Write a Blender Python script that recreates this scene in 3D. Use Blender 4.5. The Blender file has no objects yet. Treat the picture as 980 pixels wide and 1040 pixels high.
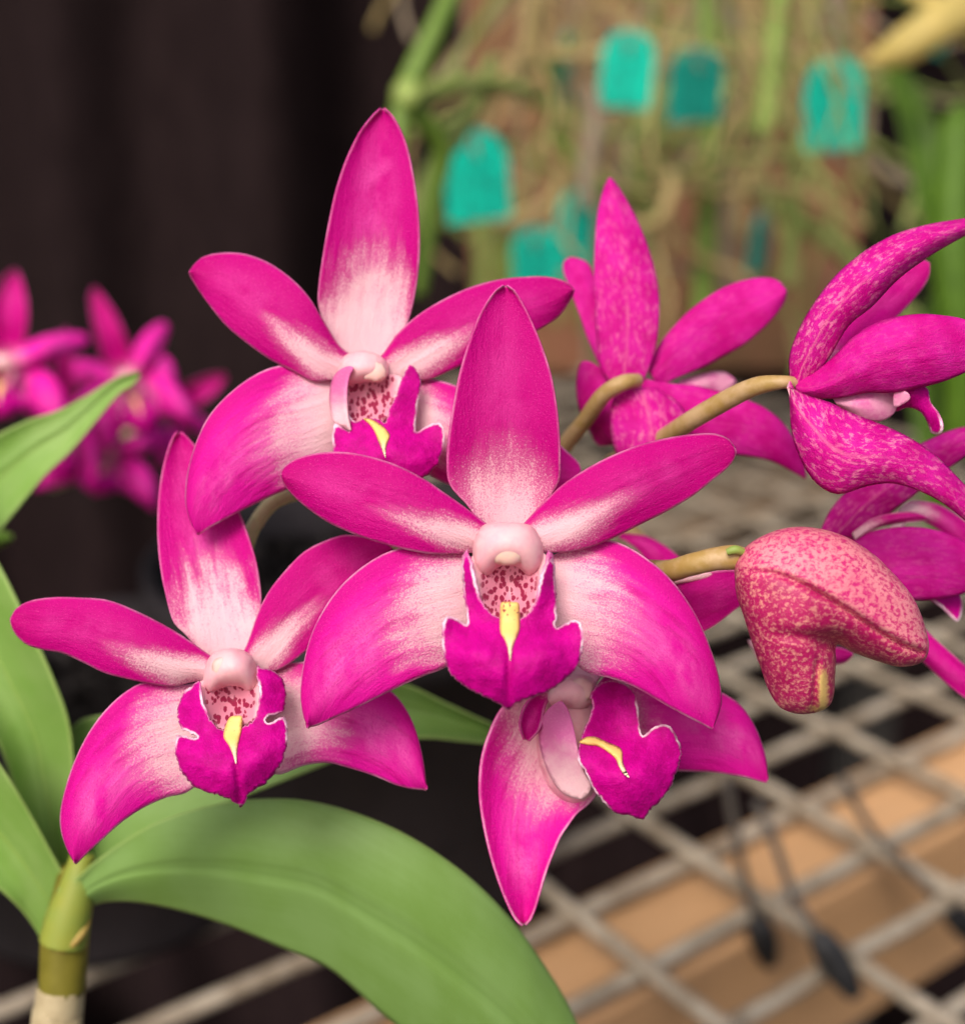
import bpy, math, random
import numpy as np
from mathutils import Vector, Matrix
from mathutils.geometry import delaunay_2d_cdt

# ------------------------------------------------------------------ camera, sky, sun, exposure
scene = bpy.context.scene
COL = scene.collection
F = 1346.0                       # focal length in photo pixels (980 wide)
PITCH, ROLL, CAMZ = 0.33534506, -0.02270929, 1.001
Xv = Vector((1, 0, 0)); FW = Vector((0, math.cos(PITCH), -math.sin(PITCH))); Uv = Vector((0, math.sin(PITCH), math.cos(PITCH)))
RX = Xv * math.cos(ROLL) + Uv * math.sin(ROLL)
UY = -Xv * math.sin(ROLL) + Uv * math.cos(ROLL)
CAM = Vector((0, 0, CAMZ))
FOCUS = 0.1215
cam = bpy.data.cameras.new('camera'); cam_o = bpy.data.objects.new('camera', cam); COL.objects.link(cam_o)
M3 = Matrix((RX, UY, -FW)).transposed()
cam_o.matrix_world = Matrix.Translation(CAM) @ M3.to_4x4()
cam.sensor_fit = 'HORIZONTAL'; cam.sensor_width = 36.0; cam.lens = 36.0 * F / 980.0
cam.clip_start = 0.005; cam.clip_end = 50
cam.dof.use_dof = True; cam.dof.focus_distance = FOCUS
cam.dof.aperture_fstop = cam.lens / 2.9           # a phone's wide aperture, about 3 mm
scene.camera = cam_o

SUN_EL, SUN_AZ = math.radians(50), math.radians(203)   # azimuth from +Y towards +X
world = bpy.data.worlds.new('World'); scene.world = world; world.use_nodes = True
wn = world.node_tree.nodes; wn.clear()
sky = wn.new('ShaderNodeTexSky'); sky.sky_type = 'NISHITA'; sky.sun_disc = False
sky.sun_elevation = SUN_EL; sky.sun_rotation = SUN_AZ; sky.air_density = 1.0; sky.dust_density = 6.0; sky.ozone_density = 0.6
bg = wn.new('ShaderNodeBackground'); bg.inputs['Strength'].default_value = 0.12
wo = wn.new('ShaderNodeOutputWorld')
world.node_tree.links.new(sky.outputs[0], bg.inputs[0]); world.node_tree.links.new(bg.outputs[0], wo.inputs[0])
sun = bpy.data.lights.new('sun', 'SUN'); sun.energy = 1.5; sun.angle = math.radians(25); sun.color = (1, 0.95, 0.88)
sun_o = bpy.data.objects.new('sun', sun); COL.objects.link(sun_o)
sdir = Vector((math.sin(SUN_AZ) * math.cos(SUN_EL), math.cos(SUN_AZ) * math.cos(SUN_EL), math.sin(SUN_EL)))
sun_o.rotation_euler = sdir.to_track_quat('Z', 'Y').to_euler()
sun_o.location = (0, -1, 3)
scene.view_settings.view_transform = 'Standard'; scene.view_settings.look = 'None'
scene.view_settings.exposure = 0.45; scene.view_settings.gamma = 1.0
scene.cycles.use_denoising = True
scene.cycles.max_bounces = 8

rnd = random.Random(7)

# ------------------------------------------------------------------ helpers
def P(px, py, d):
    """World point seen at photo pixel (px, py) at depth d metres along the view axis."""
    return CAM + FW * d + RX * ((px - 490) / F * d) + UY * (-(py - 520) / F * d)

def on_plane(px, py, z):
    r = FW + RX * ((px - 490) / F) + UY * (-(py - 520) / F)
    t = (z - CAMZ) / r.z
    return CAM + r * t

def tag(o, label=None, cat=None, group=None, kind=None):
    for k, v in (('label', label), ('category', cat), ('group', group), ('kind', kind)):
        if v: o[k] = v
    return o

def empty(name, loc, label, cat, group=None):
    o = bpy.data.objects.new(name, None); COL.objects.link(o); o.location = loc
    o.empty_display_size = 0.005
    return tag(o, label, cat, group)

def world_loc(o):
    v = Vector((0, 0, 0))
    while o is not None:
        v += o.location; o = o.parent
    return v

def mesh_obj(name, verts, faces, mat, parent=None, attrs=None, loc=None, smooth=True):
    """verts are world points; the object's origin is put at loc or its parent's."""
    origin = Vector(loc) if loc is not None else (world_loc(parent) if parent else Vector((0, 0, 0)))
    me = bpy.data.meshes.new(name)
    me.from_pydata([tuple(Vector(v) - origin) for v in verts], [], faces)
    me.validate()
    if attrs:
        for k, vals in attrs.items():
            vals = np.asarray(vals, dtype=np.float32)
            if vals.ndim == 1:
                a = me.attributes.new(k, 'FLOAT', 'POINT'); a.data.foreach_set('value', vals)
            else:
                a = me.attributes.new(k, 'FLOAT_VECTOR', 'POINT'); a.data.foreach_set('vector', vals.ravel())
    if smooth: me.polygons.foreach_set('use_smooth', [True] * len(me.polygons))
    me.materials.append(mat)
    o = bpy.data.objects.new(name, me); COL.objects.link(o)
    o.location = origin - (world_loc(parent) if parent else Vector((0, 0, 0)))
    o.parent = parent
    return o

def catmull(vals, t):
    vals = np.asarray(vals, float); n = len(vals) - 1
    x = np.clip(np.asarray(t, float) * n, 0, n - 1e-9); i = x.astype(int); f = x - i
    g = lambda k: vals[np.clip(k, 0, n)]
    p0, p1, p2, p3 = g(i - 1), g(i), g(i + 1), g(i + 2)
    if vals.ndim > 1: f = f[:, None]
    return 0.5 * ((2 * p1) + (-p0 + p2) * f + (2 * p0 - 5 * p1 + 4 * p2 - p3) * f ** 2 + (-p0 + 3 * p1 - 3 * p2 + p3) * f ** 3)

# ------------------------------------------------------------------ node helpers
class NT:
    def __init__(s, name):
        s.m = bpy.data.materials.new(name); s.m.use_nodes = True
        s.t = s.m.node_tree; s.n = s.t.nodes; s.n.clear()
        s.out = s.n.new('ShaderNodeOutputMaterial')
    def L(s, a, b):
        if isinstance(a, (int, float)): b.default_value = a
        elif isinstance(a, tuple): b.default_value = a + (1,) if len(a) == 3 and len(b.default_value) == 4 else a
        else: s.t.links.new(a, b)
    def math(s, op, a, b=0.0, c=None, clamp=False):
        n = s.n.new('ShaderNodeMath'); n.operation = op; n.use_clamp = clamp
        s.L(a, n.inputs[0]); s.L(b, n.inputs[1])
        if c is not None: s.L(c, n.inputs[2])
        return n.outputs[0]
    def add(s, a, b): return s.math('ADD', a, b)
    def mul(s, a, b): return s.math('MULTIPLY', a, b)
    def sub(s, a, b): return s.math('SUBTRACT', a, b)
    def mx(s, a, b): return s.math('MAXIMUM', a, b)
    def step(s, x, lo, hi, a=0.0, b=1.0):
        n = s.n.new('ShaderNodeMapRange'); n.interpolation_type = 'SMOOTHSTEP'
        s.L(x, n.inputs[0]); s.L(lo, n.inputs[1]); s.L(hi, n.inputs[2]); s.L(a, n.inputs[3]); s.L(b, n.inputs[4])
        return n.outputs[0]
    def mix(s, f, a, b):
        n = s.n.new('ShaderNodeMix'); n.data_type = 'RGBA'
        s.L(f, n.inputs[0]); s.L(a, n.inputs[6]); s.L(b, n.inputs[7])
        return n.outputs[2]
    def attr(s, name):
        n = s.n.new('ShaderNodeAttribute'); n.attribute_name = name
        return n
    def vec(s, x=0.0, y=0.0, z=0.0):
        n = s.n.new('ShaderNodeCombineXYZ'); s.L(x, n.inputs[0]); s.L(y, n.inputs[1]); s.L(z, n.inputs[2]); return n.outputs[0]
    def sep(s, v):
        n = s.n.new('ShaderNodeSeparateXYZ'); s.L(v, n.inputs[0]); return n.outputs
    def scale(s, v, k):
        n = s.n.new('ShaderNodeVectorMath'); n.operation = 'MULTIPLY'; s.L(v, n.inputs[0]); n.inputs[1].default_value = k; return n.outputs[0]
    def noise(s, v, sc=1.0, detail=2.0, rough=0.5, dist=0.0):
        n = s.n.new('ShaderNodeTexNoise'); s.L(v, n.inputs['Vector']); n.inputs['Scale'].default_value = sc
        n.inputs['Detail'].default_value = detail; n.inputs['Roughness'].default_value = rough; n.inputs['Distortion'].default_value = dist
        return n.outputs['Fac']
    def voro(s, v, sc=1.0, feature='F1', out='Distance'):
        n = s.n.new('ShaderNodeTexVoronoi'); s.L(v, n.inputs['Vector']); n.inputs['Scale'].default_value = sc; n.feature = feature
        return n.outputs[out]
    def seed(s):
        return s.n.new('ShaderNodeObjectInfo').outputs['Random']
    def coord(s, which='Object'):
        return s.n.new('ShaderNodeTexCoord').outputs[which]
    def bump(s, h, strength=0.3, dist=0.0001):
        n = s.n.new('ShaderNodeBump'); s.L(h, n.inputs['Height']); n.inputs['Strength'].default_value = strength; n.inputs['Distance'].default_value = dist
        return n.outputs[0]
    def finish(s, color, rough=0.5, normal=None, transl=0.0, spec=0.4, sss=0.0, sheen=0.0, metal=0.0):
        b = s.n.new('ShaderNodeBsdfPrincipled')
        s.L(color, b.inputs['Base Color']); s.L(rough, b.inputs['Roughness']); b.inputs['Specular IOR Level'].default_value = spec
        b.inputs['Metallic'].default_value = metal
        if sss: b.inputs['Subsurface Weight'].default_value = sss; b.inputs['Subsurface Radius'].default_value = (1, .5, .6); b.inputs['Subsurface Scale'].default_value = 0.0012
        if sheen: b.inputs['Sheen Weight'].default_value = sheen; b.inputs['Sheen Roughness'].default_value = 0.4
        if normal is not None: s.L(normal, b.inputs['Normal'])
        if transl:
            t = s.n.new('ShaderNodeBsdfTranslucent'); s.L(color, t.inputs['Color'])
            if normal is not None: s.L(normal, t.inputs['Normal'])
            x = s.n.new('ShaderNodeMixShader'); x.inputs[0].default_value = transl
            s.L(b.outputs[0], x.inputs[1]); s.L(t.outputs[0], x.inputs[2]); s.L(x.outputs[0], s.out.inputs[0])
        else:
            s.L(b.outputs[0], s.out.inputs[0])
        return s.m

# ------------------------------------------------------------------ petal, lip and bud materials (pigment patterns, painted cell sparkle)
MAG = (0.555, 0.0004, 0.222); MAG2 = (0.69, 0.003, 0.305); DEEP = (0.44, 0.0004, 0.145)
PALE = (0.92, 0.58, 0.64); PINK = (0.84, 0.10, 0.46)

def petal_mat(name, u0, edge, feather, blush, off=0.0, wedge=0.0, deep=0.4, blush_v=0.0, flecks=0.75, rimv=0.45, hot=0.0, dark=0.0):
    """u0: how far the pale base reaches; edge: how fast magenta creeps in at the margins; blush: pale bloom in the outer half."""
    t = NT(name)
    pc = t.attr('pc'); u, v, side = t.sep(pc.outputs['Vector']); pm = t.attr('pm').outputs['Vector']; ed = t.attr('ed').outputs['Fac']
    sd = t.mul(t.seed(), 57.0)
    x, y, _ = t.sep(pm)
    co = t.vec(x, y, sd)
    streak = t.noise(t.vec(t.mul(x, 0.16), t.mul(y, 1.1), sd), 1.0, 4.0, 0.6)      # veins along the petal
    cloud = t.noise(co, 0.33, 3.0, 0.55)
    grain = t.noise(co, 5.2, 2.0, 0.7)                                           # single cells, about 0.2 mm
    grain2 = t.noise(t.vec(x, y, t.add(sd, 9.3)), 9.5, 1.0, 0.6)
    va = t.math('ABSOLUTE', t.sub(v, off))
    lim = t.sub(u0, t.mul(t.math('POWER', va, 2.0), edge))
    lim = t.add(lim, t.mul(t.step(va, 0.55, 0.0), wedge))
    q = t.sub(u, lim)
    q = t.add(q, t.mul(t.sub(streak, 0.5), feather))
    q = t.add(q, t.mul(t.sub(cloud, 0.5), feather * 0.6))
    q2 = t.add(q, t.mul(t.add(t.mul(t.sub(grain, 0.5), 0.55), t.mul(t.sub(grain2, 0.5), 0.45)), t.step(u, 1.0, 0.25, 0.45, 1.0)))
    mag = t.step(q2, -0.10, 0.12)
    soft = t.step(q, -0.18, 0.22)
    mag = t.add(t.mul(mag, 0.52), t.mul(soft, 0.48))
    # outer body: grainy magenta, paler bloom along the middle
    bl = t.mul(t.step(u, 0.30, 0.58), t.step(u, 1.0, 0.72)); bl = t.mul(bl, t.step(t.math('ABSOLUTE', t.sub(v, blush_v)), 0.80, 0.05))
    bl = t.mul(t.mul(bl, blush), t.step(cloud, 0.30, 0.66))
    bl = t.mul(bl, t.step(grain, 0.28, 0.60, 0.35, 1.0))
    dz = t.mul(t.step(u, 0.62, 1.0), deep)
    dz = t.mx(dz, t.mul(t.step(streak, 0.50, 0.70), 0.48))
    dz = t.mx(dz, t.mul(t.step(va, 0.72, 1.0), 0.42))
    base = t.mix(t.mul(t.step(grain2, 0.35, 0.7), 0.55), MAG, MAG2)
    base = t.mix(hot, base, (0.88, 0.012, 0.42))
    base = t.mix(t.mx(dz, dark), base, DEEP)
    base = t.mix(bl, base, PINK)
    sparkle = t.mul(t.step(grain2, 0.64, 0.73), 0.38)  # glints of the surface cells, painted in as paler pink specks
    base = t.mix(sparkle, base, (0.80, 0.12, 0.38))
    front = t.mix(mag, t.mix(t.mul(t.step(cloud, .3, .7), .5), PALE, (0.90, 0.50, 0.60)), base)
    rim = t.mul(t.step(ed, 0.24, 0.04), t.step(t.add(cloud, t.mul(grain, .3)), 0.50, 0.85, 0.3 * rimv, rimv))
    front = t.mix(rim, front, (0.92, 0.44, 0.68))
    # back: rose, flecked with whitish streaks
    bw = t.vec(t.mul(x, 1.0), t.mul(y, 2.2), sd)
    bn = t.noise(bw, 1.15, 4.0, 0.68, 0.3)
    fl = t.mul(t.step(bn, 0.49, 0.64), t.step(cloud, 0.30, 0.65, 0.25, 0.9))
    fl = t.mul(fl, t.step(u, 1.05, 0.45, 0.35, 1.0))
    back = t.mix(t.step(cloud, 0.3, 0.7), (0.55, 0.002, 0.22), (0.68, 0.015, 0.33))
    back = t.mix(t.mul(fl, flecks), back, (0.88, 0.26, 0.44))
    back = t.mix(t.mul(t.step(va, 0.09, 0.01), t.step(u, .7, .1, 0, .6 * flecks)), back, (0.82, 0.20, 0.36))
    col = t.mix(side, front, back)
    nb = t.bump(t.add(t.add(t.mul(grain, 1.0), t.mul(grain2, 0.5)), t.mul(streak, 2.2)), 0.55, 0.00018)
    return t.finish(col, t.step(grain, .3, .7, 0.42, 0.62), nb, transl=0.17, spec=0.09)

M = {}
M['dorsal'] = petal_mat('dorsal_petal_skin', 0.30, 0.20, 0.20, 0.25, flecks=0.5, dark=0.42)
M['back_flecked'] = petal_mat('flecked_petal_back', 0.40, 0.20, 0.42, 0.6, flecks=0.95)
M['dorsal_streaked'] = petal_mat('streaked_petal_skin', 0.40, 0.20, 0.42, 0.6, dark=0.2)
M['petal'] = petal_mat('side_petal_skin', 0.28, 0.34, 0.24, 0.25, off=0.22, wedge=0.14, deep=0.75, dark=0.45)
M['sepal_a'] = petal_mat('lower_sepal_skin', 0.38, 0.22, 0.30, 1.0, off=0.15, blush_v=0.1, deep=0.3, rimv=0.85, hot=0.5)
M['petal_pink'] = petal_mat('pink_sepal_skin', 0.16, 0.1, 0.3, 1.0, rimv=.85, hot=.6)
M['far_pink'] = petal_mat('far_pink_skin', 0.14, 0.1, 0.3, 1.0, hot=1.0, deep=.1)
M['petal_solid'] = petal_mat('solid_magenta_skin', 0.06, 0.05, 0.2, 0.35, flecks=0.14)

def lip_mat():
    t = NT('lip_skin'); pm = t.attr('pm').outputs['Vector']; ed = t.attr('ed').outputs['Fac']
    rimf = t.attr('rim').outputs['Fac']; side = t.attr('side').outputs['Fac']
    x, y, _ = t.sep(pm); sd = t.mul(t.seed(), 31.0); co = t.vec(x, y, sd)
    g = t.noise(co, 5.0, 2.0, 0.7); c = t.noise(co, 0.8, 3.0, 0.5)
    col = t.mix(t.step(c, .3, .7), (0.44, 0.0003, 0.185), (0.58, 0.0006, 0.26))
    col = t.mix(t.mul(t.step(g, .5, .75), .4), col, (0.70, 0.01, 0.40))
    e = t.add(ed, t.mul(t.sub(t.noise(co, 2.6, 3.0, 0.7), 0.5), 0.22))
    rim = t.mul(t.step(e, 0.25, 0.10), rimf)
    thin = t.mul(t.step(ed, 0.14, 0.02), t.step(g, .35, .6, 0.05, .35))
    col = t.mix(t.mx(rim, thin), col, (0.95, 0.66, 0.80))
    back = t.mix(t.step(t.noise(co, 0.7, 3.0, .6), .35, .65), (0.80, 0.30, 0.52), (0.62, 0.06, 0.36))
    col = t.mix(side, col, back)
    nb = t.bump(t.add(g, t.mul(c, 3.0)), 0.5, 0.00018)
    return t.finish(col, 0.5, nb, transl=0.12, spec=0.09)
M['lip'] = lip_mat()
def lip_side_mat():
    t = NT('pink_lobe_skin'); pm = t.attr('pm').outputs['Vector']; ed = t.attr('ed').outputs['Fac']; pc = t.attr('pc').outputs['Vector']; a, b, _ = t.sep(pc)
    x, y, _ = t.sep(pm); n = t.noise(t.vec(x, y, t.seed()), 0.8, 3, .6); g = t.noise(t.vec(x, y, t.seed()), 5, 2, .6)
    k = t.step(t.add(b, t.mul(t.sub(n, .5), .5)), .85, .25)
    col = t.mix(k, (0.90, 0.56, 0.62), (0.74, 0.16, 0.42)); col = t.mix(t.mul(t.step(g, .55, .75), .35), col, (0.86, 0.36, 0.56))
    return t.finish(col, 0.5, t.bump(t.add(n, g), .3, .00015), transl=.15, spec=.2)
M['lip_side'] = lip_side_mat()

def throat_mat(name, amount):
    t = NT(name); pm = t.attr('pm').outputs['Vector']; pc = t.attr('pc').outputs['Vector']
    x, y, _ = t.sep(pm); a, b, _ = t.sep(pc); sd = t.mul(t.seed(), 31.0)
    w = t.noise(t.vec(x, y, sd), 2.0, 2.0, .5)
    vor = t.voro(t.vec(t.add(t.mul(x, 2.5), t.mul(w, .9)), t.add(t.mul(y, 1.7), t.mul(w, .5)), sd), 1.0)
    spot = t.step(t.add(vor, t.mul(t.sub(w, .5), .25)), 0.56, 0.42)
    zone = t.mul(t.step(t.math('ABSOLUTE', a), 0.86, 0.66), t.step(b, 0.05, 0.16))
    col = t.mix(t.mul(zone, 0.75), (0.84, 0.46, 0.52), (0.70, 0.22, 0.34))
    col = t.mix(t.mul(t.mul(spot, zone), amount), col, (0.27, 0.002, 0.05))
    return t.finish(col, 0.45, None, transl=0.1, sss=0.0)
M['throat'] = throat_mat('spotted_throat_skin', 0.95)
M['throat_plain'] = throat_mat('faint_throat_skin', 0.25)

def simple(name, c1, c2, sc, rough=0.5, transl=0.0, sss=0.0, bumpd=0.0001, bstr=.3, spec=.4, detail=3.0, stretch=(1, 1, 1), metal=0.0, lo=.35, hi=.65):
    t = NT(name); co = t.scale(t.coord('Object'), stretch)
    n = t.noise(co, sc, detail, 0.6); n2 = t.noise(co, sc * 6.1, 2.0, .6)
    col = t.mix(t.step(t.add(t.mul(n, .75), t.mul(n2, .25)), lo, hi), c1, c2)
    return t.finish(col, rough, t.bump(t.add(n, t.mul(n2, .5)), bstr, bumpd), transl=transl, sss=sss, spec=spec, metal=metal)

M['lip_pale'] = simple('pale_lip_back', (0.74, 0.16, 0.42), (0.84, 0.36, 0.54), 500, 0.5, transl=.15, spec=.2, bumpd=.00008)
M['column'] = simple('column_flesh', (0.80, 0.40, 0.46), (0.84, 0.50, 0.52), 350, 0.45, sss=0.35, bumpd=0.00005, spec=.25)
M['anther'] = simple('anther_cap_flesh', (0.85, 0.58, 0.45), (0.83, 0.49, 0.47), 300, 0.6, sss=0.35, bumpd=0.00005, spec=.25)
def callus_mat():
    t = NT('callus_flesh'); co = t.coord('Object')
    n = t.noise(co, 1500, 2, .6); y = t.attr('pc').outputs['Vector']; _, b, _ = t.sep(y)
    col = t.mix(t.step(b, 0.45, 0.95), (0.90, 0.56, 0.17), (0.90, 0.70, 0.48))
    d = t.noise(t.scale(co, (1, 1, 1)), 2600, 1.0, .5)
    col = t.mix(t.mul(t.step(d, .66, .70), t.step(b, .4, .2)), col, (0.30, 0.06, 0.05))
    return t.finish(col, 0.5, t.bump(n, .5, .0001), sss=0.2)
M['callus'] = callus_mat()

def bud_mat():
    t = NT('flecked_bud_skin'); pm = t.attr('pm').outputs['Vector']; x, y, z = t.sep(pm)
    n = t.noise(t.vec(t.mul(x, 1.0), t.mul(y, 1.2), z), 2.1, 4.0, 0.7, 0.4)
    c = t.noise(t.vec(x, y, z), 0.30, 2.0, .5)
    g = t.noise(t.vec(x, y, z), 6.0, 2.0, .6)
    gz = t.attr('ed').outputs['Fac']                      # 1 on the upper sepal, 0 on the lower pair and the spur
    base = t.mix(gz, (0.36, 0.004, 0.085), (0.54, 0.012, 0.15))
    base = t.mix(t.mul(t.step(c, .35, .7), .5), base, (0.56, 0.022, 0.15))
    lo = t.sub(0.475, t.mul(gz, 0.07))
    fl = t.mul(t.step(n, lo, t.add(lo, .16)), t.step(c, .25, .6, .45, 1.0))
    col = t.mix(t.mul(fl, 0.60), base, (0.84, 0.42, 0.30))
    col = t.mix(t.mul(fl, t.mul(gz, 0.5)), col, (0.80, 0.24, 0.34))
    pale = t.attr('rim').outputs['Fac']
    col = t.mix(t.step(t.add(pale, t.mul(t.sub(n, .5), 1.2)), .2, .9), col, (0.66, 0.44, 0.15))
    return t.finish(col, 0.42, t.bump(t.add(n, t.mul(g, .6)), .4, .00018), spec=0.4, sss=0.0)
M['bud'] = bud_mat()
M['pedicel'] = simple('pedicel_skin', (0.36, 0.23, 0.065), (0.50, 0.34, 0.18), 260, 0.5, bumpd=0.0002, stretch=(1, 1, 1))
M['pedicel_pale'] = simple('pale_pedicel_skin', (0.55, 0.48, 0.26), (0.42, 0.46, 0.16), 200, 0.5)

def leaf_mat(name, c1, c2, mid):
    t = NT(name); pc = t.attr('pc').outputs['Vector']; u, v, s = t.sep(pc); pm = t.attr('pm').outputs['Vector']; x, y, _ = t.sep(pm)
    ed = t.attr('ed').outputs['Fac']; sd = t.mul(t.seed(), 17)
    vein = t.noise(t.vec(t.mul(x, .03), t.mul(y, 1.3), sd), 1.0, 3.0, .6)
    c = t.noise(t.vec(x, y, sd), 0.12, 3.0, .55); g = t.noise(t.vec(x, y, sd), 3.5, 2.0, .6)
    col = t.mix(t.step(t.add(t.mul(c, .80), t.mul(vein, .20)), .30, .70), c1, c2)
    col = t.mix(t.mul(t.step(g, .45, .75), .25), col, c2)
    col = t.mix(t.step(t.math('ABSOLUTE', v), 0.05, 0.0, 0.0, 0.35), col, mid)
    col = t.mix(t.step(ed, .35, .05, 0, .45), col, (0.36, 0.46, 0.14))
    return t.finish(col, t.step(c, .3, .7, .46, .56), t.bump(t.add(t.mul(vein, .35), t.mul(g, .2)), .18, .0003), transl=0.14, spec=0.28)
M['leaf'] = leaf_mat('orchid_leaf_skin', (0.165, 0.295, 0.062), (0.205, 0.345, 0.098), (0.12, 0.225, 0.048))
M['leaf_yellow'] = leaf_mat('young_leaf_skin', (0.185, 0.345, 0.06), (0.26, 0.41, 0.11), (0.28, 0.36, 0.05))
M['strap'] = leaf_mat('strap_leaf_skin', (0.055, 0.12, 0.006), (0.09, 0.18, 0.012), (0.06, 0.12, 0.015))
M['strap_yellow'] = leaf_mat('yellowed_leaf_skin', (0.58, 0.44, 0.13), (0.48, 0.38, 0.12), (0.36, 0.25, 0.08))

# ------------------------------------------------------------------ shape builders
def shell(name, pts, faces, boundary, thick, mat, parent, attrs, flip=False):
    """Give an open sheet real thickness; boundary is the ordered loop of outer vertices."""
    pts = np.array([tuple(p) for p in pts]); n = len(pts)
    nrm = np.zeros_like(pts)
    for f in faces:
        a, b, c = pts[f[0]], pts[f[1]], pts[f[2]]
        k = np.cross(b - a, c - a)
        if len(f) == 4: k = k + np.cross(pts[f[2]] - a, pts[f[3]] - a)
        for i in f: nrm[i] += k
    nrm /= np.linalg.norm(nrm, axis=1)[:, None] + 1e-20
    cv = np.array(CAM)
    toward = np.sum(nrm * (cv - pts), axis=1).sum() > 0
    if not toward:
        faces = [tuple(reversed(f)) for f in faces]; nrm = -nrm
    ed = np.asarray(attrs['ed'])
    th = thick * (0.35 + 0.65 * np.clip(ed / 0.8, 0, 1))
    back = pts - nrm * th[:, None]
    bf = [tuple(i + n for i in reversed(f)) for f in faces]
    m = len(boundary)
    edge = set()
    for f in faces:
        for i in range(len(f)): edge.add((f[i], f[(i + 1) % len(f)]))
    side = []
    for i in range(m):
        a, b = boundary[i], boundary[(i + 1) % m]
        if (a, b) in edge: side.append((b, a, a + n, b + n))
        elif (b, a) in edge: side.append((a, b, b + n, a + n))
    at = {}
    for k, vv in attrs.items():
        vv = np.asarray(vv, float); at[k] = np.concatenate([vv, vv])
    s = np.concatenate([np.zeros(n), np.ones(n)])
    if flip: s = 1 - s
    if 'pc' in at: at['pc'][:, 2] = s
    at['side'] = s
    return mesh_obj(name, np.concatenate([pts, back]), faces + bf + side, mat, parent, at)

ID = (1, 0, 0, 1, 0, 0)
def xf(T, x, y):
    a, b, c, d, e, f = T
    return a * x + b * y + e, c * x + d * y + f

def petal(name, parent, D, st, tip, mat, zc, cup=0.0, tilt=0.0, flip=False, thick=0.00045, nu=40, nv=18, T=ID, zs=1.0, wave=0.18, crease=0.10, seed=0, mid=0.0, edge_curl=0.0):
    """st: rows (Lx,Ly,Rx,Ry) base to tip in photo pixels at depth D; zc / cup / tilt in mm towards the camera."""
    rng = random.Random(seed * 131 + len(st) * 7 + int(abs(tip[0]) * 3))
    st = [(*xf(T, r[0], r[1]), *xf(T, r[2], r[3])) for r in st]; tip = xf(T, *tip)
    a = np.array(st, float)
    tt = np.array([tip[0], tip[1], tip[0], tip[1]]); a = np.vstack([a, a[-1] * 0.25 + tt * 0.75])
    seg = np.r_[0, np.cumsum(np.hypot(*np.diff((a[:, :2] + a[:, 2:]) / 2, axis=0).T) + 1e-6)]; s = seg / seg[-1]
    ts = np.linspace(0, 1, nu + 1) ** 0.9
    tpar = np.interp(ts, s, np.linspace(0, 1, len(a)))
    rows = catmull(a, tpar)
    z = catmull(np.array(zc, float), ts)
    cu = catmull(np.array(cup if isinstance(cup, (list, tuple)) else [cup * .6, cup, cup, cup * .7], float), ts)
    ti = catmull(np.array(tilt if isinstance(tilt, (list, tuple)) else [tilt, tilt], float), ts)
    ph = [rng.uniform(0, 6.28) for _ in range(6)]
    pts, pc, pm, ed = [], [], [], []
    pxmm = D * 1000 / F; Lmm = seg[-1] * pxmm
    for i in range(nu + 1):
        Lx, Ly, Rx, Ry = rows[i]; wmm = math.hypot(Rx - Lx, Ry - Ly) * pxmm / 2
        for j in range(nv + 1):
            v = -1 + 2 * j / nv; v = math.copysign(abs(v) ** 0.85, v)
            k = (v + 1) / 2
            bow = mid * (1 - v * v)
            px = Lx + (Rx - Lx) * k; py = Ly + (Ry - Ly) * k
            if mid:
                px += -(Ry - Ly) * 0 + 0; py += bow
            zz = z[i] + cu[i] * (1 - v * v) + ti[i] * v + edge_curl * abs(v) ** 6
            zz += wave * abs(v) ** 2 * math.sin(ts[i] * 9 + ph[0] + v * 1.5) + wave * .6 * math.sin(ts[i] * 5 + v * 3 + ph[1])
            zz -= crease * math.exp(-(v / 0.07) ** 2) * min(1, wmm / 3)
            d = D - zz * zs * 1e-3
            pts.append(P(px, py, d)); pc.append((ts[i], v, 0)); pm.append((ts[i] * Lmm, v * wmm, 0))
            ed.append(min((1 - abs(v)) * wmm, (1 - ts[i]) * Lmm))
    W = nv + 1
    faces = [(i * W + j, i * W + j + 1, (i + 1) * W + j + 1, (i + 1) * W + j) for i in range(nu) for j in range(nv)]
    bd = [j for j in range(W)] + [i * W + nv for i in range(1, nu + 1)] + [nu * W + j for j in range(nv - 1, -1, -1)] + [i * W for i in range(nu - 1, 0, -1)]
    return shell(name, pts, faces, bd, thick, mat, parent, dict(pc=pc, pm=pm, ed=ed), flip)

def smooth_loop(poly, step, closed=True, sharp=()):
    """Resample a closed outline with a Catmull-Rom through its points; indices in sharp stay corners."""
    p = np.array(poly, float); n = len(p); out = []
    for i in range(n):
        p0, p1, p2, p3 = p[i - 1], p[i], p[(i + 1) % n], p[(i + 2) % n]
        if i in sharp: p0 = p1 * 2 - p2
        if (i + 1) % n in sharp: p3 = p2 * 2 - p1
        m = max(1, int(round(np.hypot(*(p2 - p1)) / step)))
        for k in range(m):
            f = k / m
            out.append(0.5 * ((2 * p1) + (-p0 + p2) * f + (2 * p0 - 5 * p1 + 4 * p2 - p3) * f ** 2 + (-p0 + 3 * p1 - 3 * p2 + p3) * f ** 3))
    return np.array(out)

def inside(poly, q):
    x, y = q[:, 0], q[:, 1]; r = np.zeros(len(q), bool); n = len(poly)
    for i in range(n):
        x1, y1 = poly[i]; x2, y2 = poly[(i + 1) % n]
        c = ((y1 > y) != (y2 > y))
        with np.errstate(divide='ignore', invalid='ignore'):
            r ^= c & (x < (x2 - x1) * (y - y1) / (y2 - y1 + 1e-30) + x1)
    return r

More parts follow.
